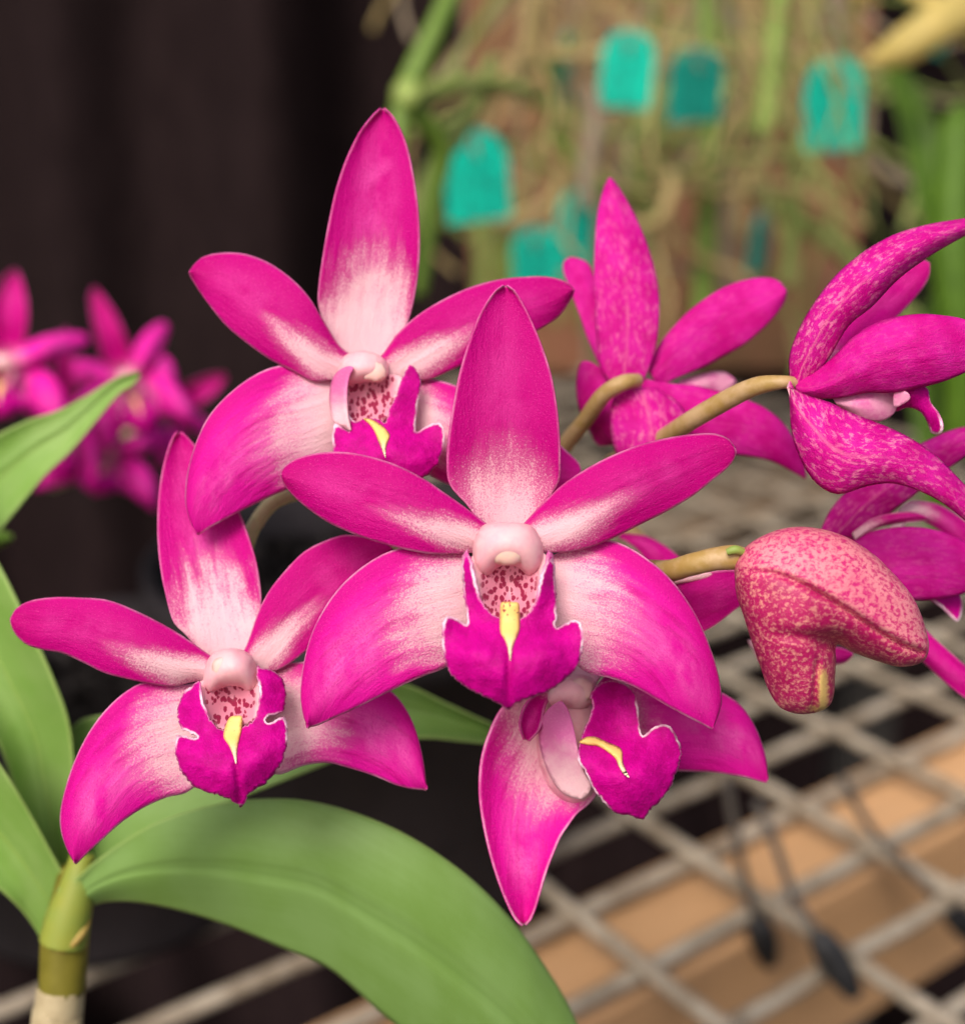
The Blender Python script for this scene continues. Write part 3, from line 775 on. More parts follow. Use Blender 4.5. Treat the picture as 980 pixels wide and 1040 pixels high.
def plant_tag(cx, cy, w, h, d, rot, yaw, mat, label):
    """Arched plastic tag, punched for its wire; w, h in photo pixels."""
    c = P(cx, cy, d); s = d / F; W, H = w * s, h * s
    right = Vector((math.cos(yaw), math.sin(yaw), 0)); up = Vector((0, 0, 1)); r, u = right * math.cos(rot) + up * math.sin(rot), up * math.cos(rot) - right * math.sin(rot)
    nrm = r.cross(u)
    poly = [(-.5, -.5), (-.47, -.5), (.47, -.5), (.5, -.47), (.5, .16), (.44, .32), (.30, .44), (.12, .5), (-.12, .5), (-.30, .44), (-.44, .32), (-.5, .16), (-.5, -.47)]
    hole = [(.07 * math.cos(k * math.pi / 4), .33 + .06 * math.sin(k * math.pi / 4)) for k in range(8)]
    allp = [Vector(p) for p in poly + hole]
    n1, n2 = len(poly), len(hole)
    ed = [(i, (i + 1) % n1) for i in range(n1)] + [(n1 + i, n1 + (i + 1) % n2) for i in range(n2)]
    res = delaunay_2d_cdt(allp, ed, [], 2 if False else 1, 1e-7)
    pv = [Vector(p) for p in res[0]]; fs = []
    for f in res[2]:
        m = sum((pv[i] for i in f), Vector((0, 0))) / len(f)
        if ((m.x / .07) ** 2 + ((m.y - .33) / .06) ** 2) > .8 and inside(np.array(poly), np.array([[m.x, m.y]]))[0]: fs.append(tuple(f))
    th = .0006; N = len(pv)
    pos = lambda p, o: c + r * (p.x * W) + u * (p.y * H) + nrm * (o + .0012 * math.sin(p.y * 2.5))
    vs = [pos(p, th) for p in pv] + [pos(p, -th) for p in pv]
    cnt = {}
    for f in fs:
        for i in range(len(f)): cnt[(f[i], f[(i + 1) % len(f)])] = 1
    sides = [(b, a, a + N, b + N) for (a, b) in cnt if (b, a) not in cnt]
    F_ = fs + [tuple(i + N for i in reversed(f)) for f in fs] + sides
    g = empty('plant_tag', c + u * (H * .5), label, 'plant tag', 'turquoise tags hanging among the roots')
    pm = [(p.x * W * 1000, p.y * H * 1000, 0) for p in pv] * 2
    mesh_obj('tag_plate', vs, F_, M[mat], g, dict(pm=pm), smooth=False)
    tp = c + u * (H * .33); a = [tp + nrm * .004 - u * .004, tp + nrm * .001 + u * .012, tp + u * .05 + r * rnd.uniform(-.006, .006), tp + Vector((rnd.uniform(-.01, .01), .01, .16))]
    tube('tag_wire', a, .00045, M['root_grey'], g, seg=6)
plant_tag(484, 178, 66, 92, .44, math.radians(4), .15, 'tag', 'bright turquoise tag beside the tallest blossom, leftmost tag')
plant_tag(637, 70, 54, 76, .50, math.radians(-4), -.2, 'tag', 'turquoise tag at the top middle, left of a dimmer one')
plant_tag(706, 86, 58, 72, .492, math.radians(2), .3, 'tag_shaded', 'dim dark green tag half behind a stem at top middle')
plant_tag(846, 105, 60, 92, .45, math.radians(3), .1, 'tag', 'turquoise tag at top right beside the yellowed leaf')
plant_tag(771, 246, 34, 62, .54, math.radians(1), .9, 'tag_shaded', 'small dark teal tag hanging lowest and seen edgewise')
plant_tag(584, 232, 44, 80, .52, math.radians(-3), .5, 'tag', 'turquoise tag behind the rear blossom, higher of a touching pair')
plant_tag(544, 262, 48, 64, .49, math.radians(2), -.1, 'tag', 'turquoise tag behind the rear blossom, lower of a touching pair')
plant_tag(576, 68, 24, 70, .60, math.radians(1), .9, 'tag_shaded', 'faint narrow green tag high up among curling roots')
plant_tag(955, 32, 26, 46, .47, math.radians(-15), .6, 'tag_shaded', 'small teal tag behind the yellow leaf in the top right corner')

# ---- plants at the right edge
rp = empty('strap_leaved_plant', P(960, 430, .40), 'dark green plant with strap leaves at the right edge', 'plant')
petal('leaf', rp, .45, [(985, 470, 1010, 470), (940, 250, 975, 250), (915, 130, 952, 130), (903, 85, 930, 80)], (890, 50), M['strap'], [0, 8, 4, 0], -2, thick=.0008)
petal('leaf', rp, .42, [(960, 460, 1010, 460), (955, 380, 1005, 380), (945, 250, 1000, 245), (950, 150, 1000, 140), (960, 115, 990, 112)], (980, 100), M['strap'], [0, 6, 8, 4], 6, thick=.001)
petal('leaf', rp, .46, [(945, 560, 975, 560), (930, 460, 960, 455), (925, 380, 950, 375), (935, 330, 950, 325)], (945, 290), M['strap'], [0, 4, 2, 0], 2, thick=.0008)
yl = empty('yellowed_plant', P(1000, -20, .42), 'yellowed drooping leaves in the top right corner', 'leaves')
petal('leaf', yl, .42, [(990, -30, 1010, 10), (950, 0, 965, 40), (915, 25, 930, 62), (890, 48, 900, 70)], (872, 66), M['strap_yellow'], [0, 4, 2, -4], 3, thick=.0007)
petal('leaf', yl, .43, [(900, -60, 930, -60), (910, -10, 945, -15), (940, 15, 968, 0), (980, 45, 1000, 25)], (1020, 60), M['strap_yellow'], [0, 3, 3, 0], 3, thick=.0007)
petal('leaf', yl, .45, [(850, -50, 880, -50), (855, -20, 885, -15), (862, 0, 880, 4)], (868, 14), M['strap_yellow'], [0, 3, 3, 0], 3, thick=.0007)

# ================================================================== the orchid plant (cane and leaves)
M['cane_green'] = simple('cane_skin', (0.13, 0.115, 0.008), (0.19, 0.165, 0.02), 90, 0.5)
M['cane_sheath'] = simple('cane_sheath', (0.30, 0.20, 0.035), (0.42, 0.30, 0.08), 120, 0.6)
M['cane_pale'] = simple('papery_sheath', (0.46, 0.38, 0.23), (0.34, 0.27, 0.15), 120, 0.7)
DP = .150
plant = empty('orchid_plant', P(62, 1040, DP), 'green orchid cane with broad green leaves at bottom left', 'orchid plant')
def px(r): return r * DP / F
tube('cane', [P(76, 880, DP), P(72, 915, DP), P(67, 945, DP), P(65, 975, DP), P(63, 1008, DP)], [px(15), px(20), px(24), px(24), px(23)], M['cane_green'], plant)
tube('sheath', [P(62, 1004, DP), P(60, 1025, DP), P(57, 1060, DP), P(52, 1300, DP)] , [px(24), px(24.5), px(26), px(27)], M['cane_pale'], plant)
b = P(52, 1295, DP); tube('cane_base', [b, Vector((b.x - .002, b.y, (b.z + BZ) / 2)), Vector((b.x - .004, b.y, BZ))], [px(27), px(26), px(20)], M['cane_pale'], plant)
tube('sheath_ring', [P(46, 957, DP - .001), P(64, 964, DP - .0025), P(80, 952, DP - .0025), P(90, 935, DP - .001)], [px(3), px(4.5), px(4.5), px(3)], M['cane_sheath'], plant)
M['leaf_sheath'] = simple('leaf_sheath', (0.26, 0.28, 0.035), (0.20, 0.27, 0.045), 70, 0.5)
tube('leaf_sheath', [P(84, 868, DP - .001), P(79, 900, DP - .001), P(70, 932, DP - .001), P(64, 958, DP - .001)], [px(12), px(18), px(22.5), px(24)], M['leaf_sheath'], plant)
# large leaf sweeping to the lower right
petal('leaf', plant, .147, [(58, 905, 62, 932), (72, 900, 82, 926), (92, 880, 105, 917), (125, 855, 140, 917), (160, 835, 185, 926), (205, 820, 235, 942), (255, 812, 285, 963), (310, 813, 335, 985), (365, 827, 385, 1028),
       (420, 852, 430, 1065), (475, 890, 470, 1098), (520, 935, 515, 1130), (556, 985, 550, 1155), (582, 1030, 580, 1165), (600, 1080, 602, 1165)], (612, 1160), M['leaf'], [-2, 2, 5, 5, 2, -4], [0.5, 2.5, 3, 2], [-1, -2, -3, -2], thick=.0007, nu=60, nv=26, wave=.5, crease=.5)
# leaf passing behind the left blossom towards the centre
petal('leaf', plant, .158, [(70, 905, 88, 905), (68, 840, 105, 880), (66, 780, 140, 855), (74, 738, 190, 836), (110, 726, 240, 812), (190, 716, 300, 788), (280, 704, 350, 768), (350, 693, 400, 752), (405, 694, 435, 749), (450, 714, 470, 752), (495, 735, 505, 755), (530, 750, 535, 758)], (560, 758), M['leaf'], [0, 1, 2, 1, 0], [-2, -2, -2, -1], [2, 2, 1, 0], thick=.0007, nu=60, nv=22, wave=.4, crease=.4)
# two broad leaves at the left edge
petal('leaf', plant, .156, [(58, 925, 84, 905), (40, 880, 80, 880), (22, 820, 76, 820), (2, 760, 70, 742), (-30, 700, 53, 690), (-70, 630, 28, 636), (-110, 560, 0, 578), (-130, 490, -40, 510), (-130, 430, -75, 450)], (-120, 380), M['leaf_yellow'], [0, 2, 3, 1, -4], [-2, -3.5, -3, -2], [1, 1, 2, 2], thick=.0007, nu=50, nv=22, wave=.5, crease=.7)
petal('leaf', plant, .151, [(72, 905, 45, 962), (64, 890, 38, 948), (52, 868, 24, 927), (30, 828, 2, 905), (2, 782, -30, 882), (-40, 730, -75, 850), (-90, 690, -120, 800)], (-160, 720), M['leaf_yellow'], [0, 3, 4, 2, -2], [-1, -2, -2, -1], [-2, -2, -1, 0], thick=.0007, nu=44, nv=20, wave=.5, crease=.4)

lf = empty('orchid_leaf', P(-60, 540, .165), 'pale green leaf blade entering from the left edge, tip pointing up', 'leaf')
petal('blade', lf, .165, [(-140, 560, -60, 640), (-90, 505, -30, 590), (-40, 464, -5, 545), (0, 441, 18, 515), (30, 427, 44, 483), (60, 417, 71, 457), (89, 401, 96, 427), (117, 384, 120, 399), (133, 379, 134, 390)], (143, 377), M['leaf_yellow'], [0, 2, 2, 1, -1], [-2.5, -2, -1.5, -.5], [1, 1, 1, 0], thick=.0007, nu=50, nv=20, wave=.3, crease=.6)
lf2 = empty('orchid_leaf', P(0, 545, .19), 'small dark green leaf tip low at the left edge', 'leaf')
petal('blade', lf2, .19, [(-60, 520, -60, 570), (-30, 530, -30, 565), (0, 538, 0, 556)], (18, 545), M['strap'], [0, 1, 0], 1, thick=.0006)

# flower spike behind the blossoms
spike = empty('flower_spike', P(85, 890, .163), 'green flower stalk hidden behind the front blossom', 'stalk')
tube('stalk', [P(85, 895, .163), P(180, 790, .166), P(330, 705, .164), P(440, 640, .158), P(500, 580, .153), P(540, 500, .151), P(560, 462, .151)], [.0022, .0020, .0018, .0017, .0016, .0014, .0008], M['pedicel_pale'], spike, n=40)

# ================================================================== blossoms
G = 'magenta blossoms of the orchid spray'
def pedicel(parent, pts, radii, mat='pedicel'):
    return tube('pedicel', [P(*q) for q in pts], radii, M[mat], parent, seg=14, n=26)

# ---------------------------------------------------------------- front centre blossom
F1 = dict(
 dorsal=([(506,562,526,562),(494,542,538,542),(476,514,552,514),(457,492,567,490),(454,468,569,468),(456,440,568,440),(461,408,565,410),(467,378,559,378),(476,348,549,348),(487,320,537,320),(498,302,527,302),(506,293,520,293)],(513,289)),
 petal_l=([(512,545,510,572),(492,530,488,562),(471,514,464,563),(451,500,441,563),(432,487,420,560),(405,473,391,553),(378,464,360,543),(350,459,332,530),(322,460,309,514),(300,466,295,501),(288,474,287,490)],(283.5,481)),
 petal_r=([(520,545,522,572),(536,527,546,562),(556,506,576,561),(574,490,602,555),(597,475,626,545),(620,463,652,532),(648,452,678,519),(675,445,703,504),(701,441,722,489),(725,440,738,476),(741,446,746,466)],(749,457)),
 sepal_l=([(512,570,512,620),(482,566,484,642),(455,557,470,664),(422,554,451,679),(398,559,430,687),(376,570,407,697),(352,589,385,708),(333,612,365,718),(317,642,345,727),(308,675,330,734),(305,706,320,738),(308,728,315,739)],(313,741)),
 sepal_r=([(522,570,522,620),(555,566,552,642),(582,555,572,664),(613,548,597,684),(635,554,616,688),(655,566,640,696),(675,582,657,705),(693,603,672,714),(709,629,688,723),(723,662,703,731),(731,692,713,736),(733,716,720,740)],(724,742)))

def build_flower(spec, D, name, loc, label, T=ID, zs=1.0, group=G, mats=('dorsal','petal','petal','sepal_a','sepal_a'), detail=1.0, zprof=None, skip=(), seed=0, flips=()):
    f = empty(name, loc, label, 'orchid flower', group)
    zp = dict(dorsal=([-1.4,-.4,.8,.8,.2], -1.0, 0), petal_l=([-.3,.9,1.0,-.3,-1.8], .9, 0), petal_r=([-.3,.9,1.0,-.3,-1.8], .9, 0),
              sepal_l=([-1.2,-.2,.8,.6,-.8], .9, 0), sepal_r=([-1.2,-.2,.8,.6,-.8], .9, 0))
    if zprof: zp.update(zprof)
    nm = dict(dorsal='dorsal_sepal', petal_l='petal', petal_r='petal', sepal_l='lateral_sepal', sepal_r='lateral_sepal')
    for k, (key, mt) in enumerate(zip(('dorsal','petal_l','petal_r','sepal_l','sepal_r'), mats)):
        if key in skip or key not in spec: continue
        st, tip = spec[key]; zc, cu, ti = zp[key]
        petal(nm[key], f, D, st, tip, M[mt], zc, cu, ti, T=T, zs=zs, nu=int(44*detail), nv=int(20*detail), seed=seed*10+k, flip=key in flips)
    return f

# lip, throat, callus, column of the front blossom; also reused, transformed, for the far ones
LIP1 = [(474,559),(469.5,568),(468.8,582),(470,598),(472.5,614),(474.5,634),(468,630),(461,627),(454.5,626.5),(450.5,631),(449,640),(449.5,656),(452,670),(459,686),(472,698),(484,704),(498,711),(510,717),(517,720.5),(524,714),(538,709),(553,704),(571,693),(586,678),(591.5,660),(591.5,642),(588.5,632),(581,629.5),(571.5,634),(564.5,637),(565.5,618),(564.8,598),(564,580),(562,566),(557,558.5),(554,572),(549,590),(545.5,606),(540,619),(532,627),(520,630.5),(507,627.5),(496,621),(488,608),(482,588),(478,570)]
LIP1Z = [(474,559,3.2),(557,559,3.2),(469,593,3.0),(565,590,3.0),(481,588,4.6),(550,588,4.6),(474,634,4.6),(564,636,4.6),(450,628,5.8),(590,632,5.8),(449,656,6.2),(592,655,6.2),(480,660,7.8),(556,660,7.8),(518,660,7.6),(518,632,5.2),(490,612,4.8),(543,612,4.8),(500,690,8.2),(536,690,8.2),(517,720,6.6),(465,692,6.6),(572,693,6.6)]
THR1 = [(486,560),(549,560),(552,580),(547,602),(540,618),(530,628),(517,631),(504,627),(493,617),(486,602),(481,580)]
THR1Z = [(516,560,1.0),(485,562,1.6),(549,562,1.6),(483,585,3.2),(551,585,3.2),(517,590,.8),(517,612,1.6),(517,630,4.2),(490,612,3.8),(542,612,3.8)]
COL1 = [(490,534),(502,531),(516,530.5),(530,531.5),(541,535),(549,548),(552,564),(548,578),(538,586),(527,577),(516,573),(505,577),(494,586),(484,578),(480,564),(482,548)]
ANT1 = [(496,557),(501,547),(516,541),(531,547),(536,557),(534,567),(527,573),(516,574.5),(505,573),(498,567)]
CAL1 = [(508.5,613),(514,611.5),(521,611.5),(527,613),(528,625),(527.5,640),(523.5,650),(520,660),(518,672),(516,660),(512.5,650),(508,642),(507.5,626)]
def lip_set(f, D, T=ID, zs=1.0, s=1.0, seed=3):
    lip = sheet('lip', f, D, LIP1, LIP1Z, M['lip'], s=3.4*s, jag=.55*s, T=T, zs=zs, seed=seed,
                rim_pts=[(461,627,9),(450,632,9),(580,630,9),(590,634,9),(474,628,11),(565,628,11),(468,580,14),(565,580,14),(481,590,16),(550,590,16),(451,655,8),(592,655,8)],
                groove=lambda v: -.55*np.exp(-((v[:,0]-517)/3.0)**2)*np.clip((v[:,1]-655)/12,0,1) + .025*np.sin(v[:,0]*.35+v[:,1]*.1))
    sheet('throat', f, D, THR1, THR1Z, M['throat'], s=4*s, T=T, zs=zs)
    inflate('callus', lip, D, CAL1, .45, lambda v: rbf(LIP1Z)(v) + .10, M['callus'], s=2.6*s, T=T, zs=zs, sharp=(8,))
    col = inflate('column', f, D, COL1, 3.0, 1.8, M['column'], s=3.4*s, T=T, zs=zs)
    inflate('anther_cap', col, D, ANT1, 1.0, 3.62, M['anther'], s=2.8*s, T=T, zs=zs)

D1 = .1205
f1 = build_flower(F1, D1, 'orchid_flower', P(516, 565, D1 + .002), 'large magenta blossom facing straight out at the centre, in front of all the others', seed=1)
lip_set(f1, D1)
pedicel(f1, [(516,560,D1+.003),(530,545,D1+.012),(548,500,.142),(565,462,.151)], [.0016,.0013,.0012,.0012])

# ---------------------------------------------------------------- upper left blossom
D2 = .1315
F2 = dict(
 dorsal=([(360,385,380,385),(348,364,388,366),(332,334,403,346),(323.5,310,415,324),(324,287,423,287),(329,252,426,252),(334,225,425,217),(341,194,421,184),(351,164,415,154),(364,137,407,132),(376,121,398,117),(383,113.5,393,113)],(388.5,109)),
 petal_l=([(368,368,362,396),(346,352,340,386),(334,334,318,387),(325,319,298,377),(312,299,274,365),(293,280,250,348),(270,265,230,331),(246,257,214,312),(222,256.5,203,297),(205,261,196,286),(196,269,193,281)],(191,276)),
 petal_r=([(374,372,378,396),(388,360,408,388),(404,338,434,386),(424,320,458,376),(448,305,487,363),(476,292,514,351),(504,284,538,340),(530,281,554,331),(553,280.5,568,321),(571,284,579,306),(581,290,583,298)],(584,294)),
 sepal_l=([(366,392,368,430),(342,388,352,440),(318,373,338,466),(298,370.5,318,483),(276,373,296,495),(253,384,276,504),(230,402,257,513),(211,424,241,521),(198,452,226,529),(190,482,213,536),(188,510,206,541),(193,530,203,543)],(201,544)),
 sepal_r=([(376,392,374,430),(398,388,386,445),(420,384,404,462),(445,386,428,478),(470,394,452,491),(497,405,478,500),(523,418,503,506),(547,433,527,508),(566,449,550,507),(580,462,570,502),(588,470,583,492)],(592,480)))
f2 = build_flower(F2, D2, 'orchid_flower', P(372, 385, D2 + .002), 'tall magenta blossom at upper left, one lip lobe rolled, against black cloth', mats=('dorsal_streaked','petal','petal','sepal_a','sepal_a'), seed=2,
   zprof=dict(sepal_l=([-1.2,.4,2.2,2.6,2.0],1.2,0), petal_r=([-.3,.8,.6,-.8,-2.5],.8,0)))
LIP2 = [(416,371),(410,380),(405,394),(401,406),(395.5,416),(392,430),(386,427),(372,424),(361,428),(352,420),(354.5,438),(347,433),(339.5,430.5),(337.5,440),(338.5,458),(343,470),(352,479),(366,487),(382,492),(395,495),(402,498),(412,493),(424,488),(434,482),(444,472),(450,457),(451.5,441),(448.5,430.5),(441,429),(431,434),(422.5,437),(424,415),(427,396),(426.5,381),(421,373)]
LIP2Z = [(416,371,3.5),(426,385,3.3),(424,415,3.6),(402,406,4.6),(393,425,4.8),(422,437,4.8),(449,430,5.2),(451,455,5.8),(430,465,7.4),(400,450,7.5),(400,480,7.8),(402,498,6.6),(360,470,6.8),(338,445,5.0),(352,422,4.2),(370,428,4.6),(355,450,6.2),(436,480,6.6)]
lip = sheet('lip', f2, D2, LIP2, LIP2Z, M['lip'], s=3.4, zs=.8, jag=.55, seed=5, rim_pts=[(339,431,8),(338,445,8),(353,425,8),(449,431,9),(436,432,9),(451,445,8),(423,430,8),(424,410,8)], groove=lambda v: -.5*np.exp(-((v[:,0]-(391+ (v[:,1]-465)*.3))/3)**2)*np.clip((v[:,1]-462)/10,0,1))
inflate('callus', lip, D2, [(369,425),(378,426),(388,432),(394,438),(396,443),(393,451),(391.5,458),(391.5,465),(388,457),(384,448),(381,440),(376,432)], .45, lambda v: rbf(LIP2Z)(v) + .10, M['callus'], s=2.4, zs=.8)
sheet('throat', f2, D2, [(350,376),(396,380),(408,384),(404,400),(396,418),(388,428),(370,434),(356,430),(350,410)], [(372,380,.8),(352,380,2.0),(404,388,3.2),(392,420,4.2),(370,432,4.2),(352,420,3.4),(372,405,1.0)], M['throat'], s=4, zs=.8)
sheet('side_lobe', f2, D2, [(354,371.5),(358,374),(354,382),(351.5,395),(351.5,410),(353,424),(355.5,437),(348,433),(338,428),(335,413),(334.5,399),(337.5,385),(344,376)], [(355,372,5.0),(337,390,2.2),(335,415,2.6),(352,400,5.6),(354,434,5.4),(340,428,4.2)], M['lip_side'], s=3.2, zs=.8)
col = inflate('column', f2, D2, [(345,370),(350,361),(360,357.5),(372,356.5),(384,360),(393,368),(394,381),(388,388),(374,388),(360,390),(348,392),(343,382)], 3.2, 1.8, M['column'], s=3, zs=.8)
inflate('anther_cap', col, D2, [(366,377),(369,369),(378,366),(388,369),(393,377),(391,384),(384,388),(375,387),(368,384)], .7, 3.95, M['anther'], s=2.6, zs=.8)
pedicel(f2, [(372,378,D2+.003),(400,400,.142),(450,440,.150),(510,545,.1535)], [.0016,.0013,.0012,.0012])

# ---------------------------------------------------------------- lower left blossom
D3 = .1265
F3 = dict(
 dorsal=([(224,690,244,690),(210,672,252,670),(190,646,260,637),(176,631,265,612),(168,603,263,588),(163,578,259,567),(160,548,251,541),(160,520,241,516),(162,495,229,494),(166,472,216,475),(172,453,202,457),(177,443,191,445)],(182,437)),
 petal_l=([(230,676,226,704),(211,664,204,692),(193,651,176,697.5),(176,640,154,695),(156,629,130,690),(133,618,107,684),(108,609,86,674),(82,607,64,664),(57,606.5,45,660.5),(35,609,27,655),(20,615,15,644),(12,623,11,635)],(9.5,629)),
 petal_r=([(238,676,242,704),(250,656,262,688),(262,622,288,678),(274,599,310,662),(290,579,334,643),(308,561,352,627),(328,550,367,612),(348,543.5,380,597),(367,544,390,582),(384,548,396,569),(394,552,399,561)],(400,557)),
 sepal_l=([(230,700,230,745),(204,694,214,760),(180,696,208,788),(150,692.5,190,805),(130,701,170,810),(111,717,149,819),(94,738,131,830),(80,763,117,841),(69,791,103,854),(61,825,91,865),(63,850,82,874)],(75.5,880)),
 sepal_r=([(240,700,240,745),(262,690,258,770),(285,676,280,787),(310,672,308,778),(332,674,332,775),(352,679,350,779),(372,686,367,784),(391,697,384,790),(407,712,400,797),(420,735,414,801),(428,762,424,802.5),(432,785,430,803)],(433.5,804)))
f3 = build_flower(F3, D3, 'orchid_flower', P(232, 690, D3 + .002), 'magenta blossom at lower left in front of green leaves, its lip rounded and entire', mats=('dorsal_streaked','petal','petal','sepal_a','sepal_a'), seed=3,
   zprof=dict(dorsal=([-1.4,-1.6,-3.6,-6.5,-8.5],-.8,0), petal_r=([-.4,0,-.8,-2.2,-4],.6,0), sepal_r=([-1.4,-1,-1.2,-1.2,-1.0],.9,0)))
LIP3 = [(203,692.5),(196,696),(188,701),(183,712),(180,724),(183,738),(188,742),(196,745),(200,749),(194,750),(186,746.5),(179,748),(177.5,757),(179.5,772),(186,787),(200,801),(218,807),(233,812),(241,817),(246,820),(250,812),(258,803),(270,795),(284,779),(291,760),(292.5,745),(290,731),(286,728.5),(279,732),(273,735),(270,731),(274,726.5),(282,725),(288,722),(290.5,710),(290,696),(285,687),(278,682),(268,679.5),(261,677),(262,692),(264,708),(260,727),(251,736),(236,741),(225,741),(216,735),(208,719),(204,704)]
LIP3Z = [(203,693,3.4),(261,678,3.2),(183,712,3.0),(290,697,2.8),(182,738,3.8),(288,722,3.8),(198,747,5.4),(272,732,5.4),(208,719,5.0),(263,708,4.8),(236,741,5.0),(178,757,5.6),(292,748,5.6),(205,775,7.6),(265,770,7.6),(236,768,7.5),(233,795,8.0),(246,820,6.0),(195,797,6.2),(275,790,6.2)]
lip = sheet('lip', f3, D3, LIP3, LIP3Z, M['lip'], s=3.2, jag=.55, seed=8, rim_pts=[(197,748,8),(188,747,7),(178,752,7),(272,732,8),(280,731,7),(290,735,8),(292,748,6),(206,712,10),(263,700,8),(190,742,6),(190,699,5)], groove=lambda v: -.5*np.exp(-((v[:,0]-(240+(v[:,1]-775)*.1))/3)**2)*np.clip((v[:,1]-768)/10,0,1))
inflate('callus', lip, D3, [(233,729),(240,727),(246,728),(246,738),(244,748),(241.5,758),(240.5,768),(239.5,776),(236.5,767),(232,757),(227,749),(228.5,739)], .45, lambda v: rbf(LIP3Z)(v) + .10, M['callus'], s=2.4)
sheet('throat', f3, D3, [(204,692),(262,680),(265,705),(260,727),(250,736),(236,741),(222,739),(212,728),(206,712)], [(233,688,.8),(204,694,2.2),(262,684,2.0),(209,716,3.8),(264,706,3.6),(236,740,4.2),(258,728,3.8),(236,712,.9),(216,733,4.0)], M['throat'], s=4)
col = inflate('column', f3, D3, [(209,676),(214,666),(225,660),(238,658.5),(250,662),(258,671),(262,685),(262,699),(254,704),(244,698),(232,697),(220,701),(211,706),(206,694)], 3.3, 1.6, M['column'], s=3)
inflate('anther_cap', col, D3, [(215,679),(218,670),(227,667),(236,670),(240,679),(237,687),(229,691),(220,688)], .7, 3.95, M['anther'], s=2.6)
pedicel(f3, [(232,680,D3+.003),(238,620,.135),(247,566,.137),(262,528,.138),(292,503,.139),(360,500,.147),(440,600,.156)], [.0016,.0012,.00085,.0008,.00085,.0009,.0009], 'pedicel_pale')

# ---------------------------------------------------------------- lowest blossom, turned away to the right
D4 = .128
F4 = dict(
 dorsal=([(575,702,600,700),(560,680,612,680),(556,650,618,650),(556,620,616,620),(562,590,608,592),(570,572,596,574)],(584,562)),
 petal_r=([(598,705,606,722),(620,680,640,710),(645,660,668,694),(668,645,690,676),(684,638,698,660)],(698,645)),
 sepal_l=([(560,704,606,730),(526,706,612,775),(508,722,606,805),(496,747,597,817),(489,772,586,826),(487,800,577,838),(489,825,569,850),(495,857,562,866),(504,889,555,884),(513,913,549,904),(522,931,543,923),(528,938,537,936)],(532,940.5)),
 sepal_r=([(610,700,612,765),(628,690,634,778),(650,690,658,783),(674,691,682,783.5),(697,693,704,784),(718,697,724,785),(736,705,739,787),(752,716,752,789),(765,734,763,791.5),(774,755,771,794),(779,775,776,795.5)],(779.5,796)))
f4 = build_flower(F4, D4, 'orchid_flower', P(585, 720, D4 + .004), 'magenta blossom hanging lowest, its face turned to the right', mats=('dorsal','petal','petal','sepal_a','petal_pink'), seed=4,
   zprof=dict(dorsal=([-1,-4,-8,-11,-14],-1,0), petal_r=([-.5,-2,-4,-5,-6],.5,0), sepal_l=([-1.5,.2,1.4,1.4,.6],[-2,-2.4,-1.6,-1],0), sepal_r=([-2,-2.5,-2.8,-3.2,-4],.8,0)))
petal('petal', f4, D4, [(556,700,566,706),(545,706,556,712),(537,712,552,722),(531,722,550,733),(528,736,546,744)], (534,756), M['petal_solid'], [0,1.8,2.6,2.0], -.8, nu=30, nv=12, seed=46)
inflate('column_foot', f4, D4, [(566,712),(582,704),(600,712),(606,735),(607,765),(606,795),(600,811),(585,818),(570,812),(556,797),(547,772),(545,748),(552,728)], 3.4, -.6, M['column'], s=3.6)
sheet('side_lobe', f4, D4, [(567.5,713),(573,716),(579,728),(583.5,745),(588,768),(593,785),(600,800),(590,812),(572,806),(560,792),(551,770),(547,750),(549,733),(557,720)], [(567,714,4.6),(548,745,2.2),(558,790,2.4),(579,730,4.6),(589,770,5.0),(598,800,4.0),(575,806,3.2),(565,750,4.4)], M['lip_side'], s=3.4)
LIP4 = [(601,703),(615,692),(630,694),(643,702),(647,714),(648.5,728),(652,747.5),(657,744),(665,738.5),(674,736),(681,738.5),(689,751),(691.5,762),(690,776),(682,798),(672,812),(662,822),(657,828),(652,832.5),(640,829),(625,826),(614,816),(604,805),(598,793),(592,780),(586,771),(588,760),(590,751),(595,738),(600,727),(602,714)]
LIP4Z = [(601,704,3.5),(643,702,1.8),(648,728,2.8),(652,747,3.6),(681,738,3.4),(691,760,3.6),(682,798,4.6),(652,832,4.6),(604,805,5.6),(587,771,5.4),(590,751,4.6),(600,727,4.0),(622,715,2.4),(625,750,3.4),(655,785,6.6),(620,785,6.8),(635,812,6.6)]
lip = sheet('lip', f4, D4, LIP4, LIP4Z, M['lip'], s=3.2, jag=.5, seed=12, rim_pts=[(652,746,8),(665,738,8),(679,738,7),(648,720,8),(588,775,9),(596,790,9),(604,805,9),(612,815,8),(690,752,6)], groove=lambda v: -.1*np.exp(-((v[:,0]-(640+(v[:,1]-790)*.28))/3)**2)*np.clip((v[:,1]-785)/10,0,1))
inflate('callus', lip, D4, [(588,754),(596,748.5),(606,749),(617,754),(629,759),(632,764),(632.5,774),(636,783),(639,790),(633,786),(628,778),(625,771),(617,764),(607,758),(597,757)], .45, lambda v: rbf(LIP4Z)(v) + .10 + .35 * np.clip((v[:,1] - 768) / 20, 0, 1), M['callus'], s=2.2)
col = inflate('column', f4, D4, [(556,708),(562,696),(575,688),(590,685),(603,690),(606,703),(600,716),(588,722),(574,720),(562,718)], 3.0, 1.0, M['column'], s=3)
inflate('anther_cap', col, D4, [(578,700),(582,691),(591,688),(600,692),(603,700),(599,710),(590,714),(582,710)], .8, 2.9, M['anther'], s=2.6)
pedicel(f4, [(580,715,D4+.004),(560,690,.140),(525,640,.150),(510,570,.154)], [.0016,.0013,.0012,.0012])

